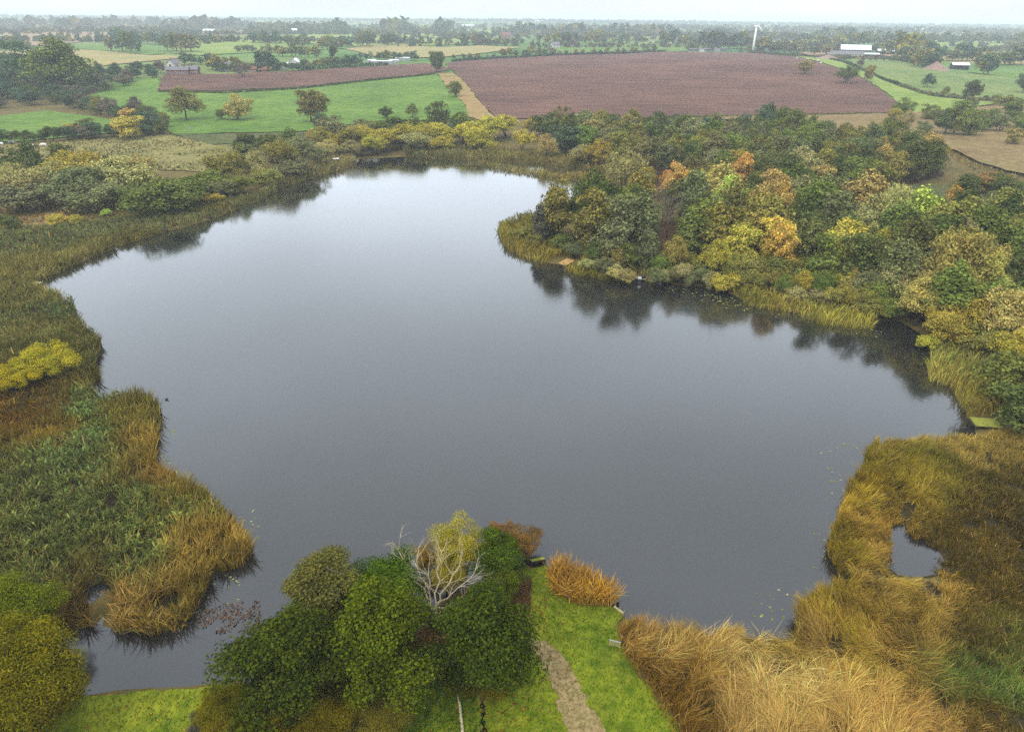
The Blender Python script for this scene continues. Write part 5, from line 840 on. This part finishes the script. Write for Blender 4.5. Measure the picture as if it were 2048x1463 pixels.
# board edging the lawn at the water
a = Vector((*at(1228, 1212, .35), 0)); b2 = Vector((*at(1247, 1226, .35), 0)); e = empty('timber_edging', (a.x, a.y, 0)); tag(e, 'pale timber board edging the lawn at the water', 'edging'); dv = b2 - a; s_ = Vector((-dv.y, dv.x, 0)).normalized() * .07
MB().add([-s_ + Vector((0, 0, -.6)), dv - s_ + Vector((0, 0, -.6)), dv + s_ + Vector((0, 0, -.6)), s_ + Vector((0, 0, -.6)), -s_ + Vector((0, 0, .42)), dv - s_ + Vector((0, 0, .42)), dv + s_ + Vector((0, 0, .42)), s_ + Vector((0, 0, .42))], [(0, 3, 2, 1), (4, 5, 6, 7), (0, 1, 5, 4), (1, 2, 6, 5), (2, 3, 7, 6), (3, 0, 4, 7)]).build('board', M['cream_timber'], e)
for f in (.03, .5, .97): p = dv * f + s_ * 2; MB().tube([(p.x, p.y, -.8), (p.x, p.y, .55)], [.06, .055], 7).build('post', M['grey_timber'], e)
# slatted panel on the lawn
a = Vector((*at(1219, 1290, .3), .3)); b2 = Vector((*at(1239, 1295, .3), .3)); e = empty('wooden_panel', a); dv = b2 - a; tag(e, 'small cream slatted wooden panel with white top rail on the lawn', 'panel', None); e.rotation_euler = (0, 0, math.atan2(dv.y, dv.x)); ln = dv.length
MB().box((-.05, -.035, .6), (ln + .05, .035, .66)).build('top_rail', M['pale_blue'], e)
for i in range(7): MB().box((ln * i / 7 + .02, -.02, .06), (ln * (i + 1) / 7 - .02, .02, .6)).build('slat', M['cream_timber'], e)
for x_ in (0, ln): MB().box((x_ - .04, -.045, -.1), (x_ + .04, .045, .598)).build('post', M['cream_timber'], e)
# fallen pole in the weeds
p0 = at(911, 1372, .5); p1 = at(926, 1475, .4); b = MB(); b.tube([(p0[0], p0[1], .75), ((p0[0] * .6 + p1[0] * .4) + .12, p0[1] * .6 + p1[1] * .4, .55), (p1[0], p1[1], .42)], [.07, .1, .13], 8); tag(b.build('fallen_log', M['dead_wood'], smooth=True), 'long bleached log lying in weeds beside the ditch', 'log')
# white box by the far reeds
x, y = at(673, 328, .3); e = empty('storage_box', (x, y, .3), .5); tag(e, 'small white box standing in reeds on the far left shore', 'box'); MB().box((-.8, -.6, .5), (.8, .6, 1.7)).build('body', M['pale_blue'], e); MB().box((-.9, -.7, 1.7), (.9, .7, 1.85)).build('lid', M['white_paint'], e)
for sx_ in (-1, 1):
    for sy_ in (-1, 1): MB().box((sx_ * .7 - .05, sy_ * .5 - .05, -.3), (sx_ * .7 + .05, sy_ * .5 + .05, .5)).build('leg', M['grey_timber'], e)
# troughs
for (u, v, lab) in [(321, 267, 'pale water trough beside the hedge on the left marsh'), (381, 259, 'pale water trough at the foot of the green hill pasture')]:
    x, y = on(u, v); e = empty('water_trough', (x, y, float(hill(np.array([x]), np.array([y]))[0])), .1); tag(e, lab, 'trough'); b = MB()
    b.box((-1.1, -.4, .25), (1.1, .4, .32)); b.box((-1.1, -.4, .32), (1.1, -.33, .75)); b.box((-1.1, .33, .32), (1.1, .4, .75)); b.box((-1.1, -.33, .32), (-1.03, .33, .75)); b.box((1.03, -.33, .32), (1.1, .33, .75)); b.build('basin', M['pale_blue'], e)
    for sx_ in (-.8, .8): MB().box((sx_ - .1, -.35, -.1), (sx_ + .1, .35, .25)).build('foot', M['grey_timber'], e)
# animals: one skinned body each
def skin(name, verts, edges, mat, parent=None, sub=1):
    me = bpy.data.meshes.new(name); me.from_pydata([v[:3] for v in verts], edges, []); o = bpy.data.objects.new(name, me); C.objects.link(o); o.modifiers.new('s', 'SKIN'); sv = me.skin_vertices[0].data
    for i, v in enumerate(verts): sv[i].radius = (v[3], v[4] if len(v) > 4 else v[3]); sv[i].use_root = i == 0
    o.modifiers.new('d', 'SUBSURF').levels = sub; o.modifiers['d'].render_levels = sub
    bpy.context.view_layer.update(); dg = bpy.context.evaluated_depsgraph_get(); m2 = bpy.data.meshes.new_from_object(o.evaluated_get(dg)); bpy.data.objects.remove(o)
    m2.materials.clear(); m2.materials.append(mat)
    for p in m2.polygons: p.use_smooth = True
    return m2
cow_v = [(0, 0, 1.0, .36, .40), (-.7, 0, 1.05, .33, .36), (.65, 0, 1.03, .34, .40), (1.0, 0, 1.0, .2, .24), (1.25, 0, .75, .15, .17), (1.45, 0, .45, .15, .14), (1.62, 0, .25, .1, .09)]
cow_e = [(0, 1), (0, 2), (2, 3), (3, 4), (4, 5), (5, 6)]
for sx_, pr, hind in ((-.78, 1, 1), (.68, 2, 0)):
    for sy_ in (-1, 1):
        k = len(cow_v); cow_v += [(sx_, sy_ * .24, .72, .15), (sx_ + (.06 if hind else -.02), sy_ * .25, .48, .09), (sx_ - (.08 if hind else 0), sy_ * .25, .24, .06), (sx_, sy_ * .25, .04, .075)]; cow_e += [(pr, k), (k, k + 1), (k + 1, k + 2), (k + 2, k + 3)]
k = len(cow_v); cow_v += [(-1.05, 0, 1.12, .05), (-1.12, 0, .7, .03)]; cow_e += [(1, k), (k, k + 1)]
k = len(cow_v); cow_v += [(1.36, .22, .62, .05), (1.36, -.22, .62, .05)]; cow_e += [(5, k), (5, k + 1)]
COW = skin('cow_body', cow_v, cow_e, plain('white_hide', (.72, .7, .66), .9, .1, 1.5)); COWD = COW.copy(); COWD.materials.clear(); COWD.materials.append(plain('dark_hide', (.06, .055, .05), .9, .3, 1.5))
for i, (u, v, me, lab) in enumerate([(3, 292, COW, 'white cow cut by the picture edge on the left marsh'), (24, 288, COW, 'white cow by the dark hedge bush on the left marsh'), (62, 295, COW, 'white cow just above the second dark tree on the left marsh'), (88, 294, COW, 'white cow furthest along from the picture edge on the left marsh'), (1594, 118.5, COW, 'white cow at the tip of the pale pasture, nearest the plough'), (1614, 122, COW, 'white cow in the middle of the pale pasture herd'), (1635, 124, COW, 'white cow furthest right in the pale pasture herd'), (1641, 129, COW, 'white cow lowest in the pale pasture herd'), (1629, 119, COWD, 'dark cow at the top of the pale pasture herd'), (1628, 125.5, COWD, 'dark cow between the white cows on the pale pasture')]):
    x, y = on(u, v); tag(link('cow', me, None, None, (x, y, float(hill(np.array([x]), np.array([y]))[0]) + (.02 if y < 400 else .45))), lab, 'cow', 'grazing cattle').rotation_euler = (0, 0, [3.0, .4, .2, 3.3, .5, 2.8, .1, 2.2, 1.2, .7][i])
# coot on the water
bird = skin('coot', [(0, 0, .1, .12, .1), (-.18, 0, .12, .07, .06), (.14, 0, .13, .08), (.2, 0, .24, .045), (.22, 0, .3, .05), (.3, 0, .29, .02)], [(0, 1), (0, 2), (2, 3), (3, 4), (4, 5)], plain('black_feathers', (.015, .015, .017), .6, .3))
x, y = at(333, 799, 0); tag(link('coot', bird, None, None, (x, y, -.02)), 'small black water bird swimming off the left reed point', 'bird').rotation_euler = (0, 0, .2)
# angler sitting on the edge of the grey platform
M['white_shirt'] = plain('white_shirt', (.75, .75, .74), .9, .06); M['jeans'] = plain('blue_jeans', L3(52, 74, 128), .9, .15); M['skin'] = plain('skin', L3(206, 160, 132), .6, .05); M['hair'] = plain('dark_hair', L3(46, 34, 28), .8, .2); M['bag'] = plain('dark_bag_cloth', L3(44, 42, 56), .8, .3)
x, y = at(1279, 559.5, .45); e = empty('person', (x, y - .02, .45)); tag(e, 'person in white top and blue jeans sitting on the grey platform edge', 'person'); zb = 0
body = [(0, .02, .12, .17, .14), (0, .03, .34, .15, .12), (0, 0, .54, .18, .12), (0, -.01, .64, .07), (0, -.02, .72, .07), (0, -.03, .82, .1, .11), (0, -.02, .9, .08)]
ed = [(0, 1), (1, 2), (2, 3), (3, 4), (4, 5), (5, 6)]
for s in (-1, 1):
    k = len(body); body += [(s * .2, 0, .56, .065), (s * .27, -.1, .34, .05), (s * .15, -.34, .24, .04), (s * .12, -.42, .24, .038)]; ed += [(2, k), (k, k + 1), (k + 1, k + 2), (k + 2, k + 3)]
    k = len(body); body += [(s * .1, -.12, .1, .095), (s * .13, -.46, .1, .075), (s * .13, -.5, -.1, .06), (s * .13, -.52, -.3, .05), (s * .14, -.64, -.36, .045)]; ed += [(0, k), (k, k + 1), (k + 1, k + 2), (k + 2, k + 3), (k + 3, k + 4)]
bm_ = skin('person_body', body, ed, M['skin']); link('body', bm_, None, e)
sh = [(v[0], v[1], v[2], v[3] * 1.14, (v[4] if len(v) > 4 else v[3]) * 1.14) for v in body[0:4]]; she = [(0, 1), (1, 2), (2, 3)]
for s, kk in ((-1, 7), (1, 16)): k = len(sh); sh += [tuple([*body[kk][:3], .08]), tuple([*body[kk + 1][:3], .066]), tuple([*body[kk + 2][:3], .052])]; she += [(2, k), (k, k + 1), (k + 1, k + 2)]
link('shirt', skin('shirt', sh, she, M['white_shirt']), None, e)
tj = [(0, .02, .08, .19, .15)]; tje = []
for kk in (11, 20): k = len(tj); tj += [tuple([*body[kk][:3], .108]), tuple([*body[kk + 1][:3], .09]), tuple([*body[kk + 2][:3], .075]), tuple([*body[kk + 3][:3], .064])]; tje += [(0, k), (k, k + 1), (k + 1, k + 2), (k + 2, k + 3)]
link('trousers', skin('trousers', tj, tje, M['jeans']), None, e); link('hair', skin('hair', [(0, .0, .86, .1, .11), (0, -.01, .95, .085), (0, .06, .8, .06)], [(0, 1), (0, 2)], M['hair']), None, e)
x, y = at(1287, 556, .45); e = empty('tackle_bag', (x, y, .47), .3); tag(e, 'dark tackle bag lying on the grey platform beside the angler', 'bag'); b = MB(); b.tube([(-.5, 0, .22), (-.4, 0, .24), (.35, 0, .22), (.5, 0, .2)], [.12, .24, .23, .1], 10); b.build('body', M['bag'], e, smooth=True); MB().tube([(-.3, 0, .46), (-.1, 0, .6), (.1, 0, .6), (.3, 0, .44)], [.025] * 4, 6).build('handle', M['bag'], e)

P = np.concatenate([rng.normal(at(u, v, .3), r0, (n, 2)) for (u, v, r0, n) in [(960, 1330, 2.6, 900), (860, 1290, 2.0, 700), (1040, 1220, 1.6, 350), (1100, 1190, 2.5, 200), (300, 1400, 4, 260), (1020, 1420, 3, 250)]]); P = P[shore(P) > .1]; n = len(P)
tag(link('fallen_leaves', mesh_np('fallen_leaves', leaves_np(np.column_stack((P, ground_z(P[:, 0], P[:, 1]) + rng.uniform(.1, .16, n))), np.tile((0, 0, 2.0), (n, 1)), .12, 1.2, 8), np.arange(n * 4), 4, np.repeat(np.clip(lin((150, 104, 50)) * rng.lognormal(0, .35, n)[:, None], .01, .5), 4, axis=0)), M['reed']), 'brown fallen leaves strewn under the near trees', 'leaves', None, 'stuff')
# lily pads: each a pad of its own, grouped by patch
def pad_mesh():
    n = 12; V = [(0, 0, .012)] + [(math.cos(a) * .5, math.sin(a) * .5, .012 + .02 * (k % 3 == 0)) for k, a in enumerate(np.linspace(.22, 6.06, n))]; me = bpy.data.meshes.new('lily_pad'); me.from_pydata(V, [], [(0, i, i + 1) for i in range(1, n)]); me.materials.append(M['leaf']); return me
PAD = pad_mesh()
for (u0, v0, u1, v1, n, sz, lab) in [(1330, 575, 1470, 602, 46, .5, 'yellow-green lily pad in the dark reflection under the wood'), (1420, 590, 1500, 618, 34, .5, 'yellow-green lily pad off the tussocky bank corner'), (1530, 618, 1760, 665, 34, .45, 'yellow-green lily pad beside the tussocky bank'), (1648, 885, 1730, 905, 14, .4, 'pale lily pad off the top of the golden reed bed'), (1650, 935, 1690, 985, 12, .38, 'pale lily pad beside the golden reed edge'), (1620, 1050, 1680, 1140, 8, .34, 'pale lily pad at the bulge of the golden reeds'), (1495, 1178, 1575, 1240, 16, .34, 'pale lily pad in the corner bay of the golden reeds'), (322, 845, 355, 885, 9, .4, 'pale lily pad off the upper left reed point'), (315, 890, 340, 935, 14, .36, 'pale lily pad in the notch of the left reed bed'), (450, 1020, 520, 1095, 14, .34, 'pale lily pad off the tip of the left reed bed'), (390, 1120, 480, 1210, 12, .32, 'pale lily pad in the bay below the left reed tip')]:
    k = 0; tries = 0
    while k < n and tries < n * 12:
        tries += 1; f = random.random(); u = u0 + (u1 - u0) * f + random.gauss(0, 6); v = v0 + (v1 - v0) * (f if n > 30 else random.random()) + random.gauss(0, 5); x, y = at(u, v, 0)
        if float(shore([(x, y)])[0]) > -.4: continue
        o = link('lily_pad', PAD, None, None, (x, y, 0)); s = sz * .56 * random.uniform(.6, 1.3); o.scale = (s, s * random.uniform(.8, 1), 1); o.rotation_euler = (0, 0, random.uniform(0, 6.28)); o.color = (*lin(random.choice([(150, 156, 70), (170, 172, 104), (136, 144, 60), (180, 182, 132)]), 1.1), 1); tag(o, lab, 'lily pad', lab + 's'); k += 1
# raft of dead brown lilies in the channel
r_ = np.random.default_rng(77); P = scatter(G([(385, 1250), (400, 1225), (450, 1205), (520, 1200), (520, 1255), (440, 1268)], 0), lambda P: 44 if P is None else np.full(len(P), 44.0), 5); P = P[vnoise(P[:, 0], P[:, 1], .9, 2) > .36]; n = len(P)
o = link('dead_lilies', mesh_np('dead_lilies', leaves_np(np.column_stack((P, r_.uniform(.02, .12, n))), np.tile((0, 0, 1.0), (n, 1)), .14, 1.2, 6), np.arange(n * 4), 4, np.repeat(np.clip(lin((132, 106, 88)) * r_.lognormal(0, .3, n)[:, None], .01, .6), 4, axis=0)), M['reed']); tag(o, 'raft of brown dying lilies in the channel mouth', 'lilies', None, 'stuff')

# ------------------------------------------------------------------ labels that single out each tree
ORD = 'first second third fourth fifth sixth seventh eighth ninth tenth eleventh twelfth thirteenth fourteenth fifteenth sixteenth seventeenth eighteenth nineteenth twentieth'.split()
areas = {}
for tr in TREES: areas.setdefault(tr['area'], []).append(tr)
for area, L_ in areas.items():
    auto = [t_ for t_ in L_ if t_['label'] is None]; n = len(auto); nr = 1 if n <= 12 else min(9, max(2, round(n / 15))); auto.sort(key=lambda t_: t_['y'] + .0001 * t_['x'])
    for k in range(nr):
        rw = auto[k * n // nr:(k + 1) * n // nr]; rw.sort(key=lambda t_: px([(t_['x'], t_['y'], t_['zc'])])[0][0])
        rname = '' if nr == 1 else (' front row,' if k == 0 else ' back row,' if k == nr - 1 else f' {ORD[k]} row,')
        cnt = {}
        for t_ in rw:
            key = (t_['col'], t_['style']); cnt[key] = cnt.get(key, 0) + 1
        seen = {}
        for t_ in rw:
            key = (t_['col'], t_['style']); seen[key] = seen.get(key, 0) + 1; word = KINDWORD[t_['style']] if t_['style'] != 'bare' else 'leafless tree'
            pre = '' if cnt[key] == 1 else f"{ORD[min(seen[key], 20) - 1]} "; colw = '' if t_['style'] == 'bare' and t_['col'] == 'grey' else t_['col'] + ' '
            t_['label'] = f"{pre}{colw}{word} from left,{rname} {area}" if cnt[key] > 1 else f"only {colw}{word},{rname} {area}"
    for t_ in L_: tag(t_['o'], t_['label'].replace(',,', ','), t_['cat'], area if len(L_) > 1 else None)

# ------------------------------------------------------------------ haze over the whole country
hz, t = newmat('thin_haze'); o_ = t.nodes.new('ShaderNodeOutputMaterial'); pv = t.nodes.new('ShaderNodeVolumePrincipled'); pv.inputs['Color'].default_value = (.84, .93, 1.0, 1); pv.inputs['Density'].default_value = 0.00024; pv.inputs['Anisotropy'].default_value = 0.0
t.links.new(pv.outputs[0], o_.inputs['Volume'])
tag(MB().box((-12000, -800, -3), (12000, 14500, 56)).build('haze', hz), 'thin pale autumn haze lying over the fields', 'haze', None, 'stuff')
print('TREES', len(TREES), 'TRIS', sum(len(m.polygons) for m in bpy.data.meshes))
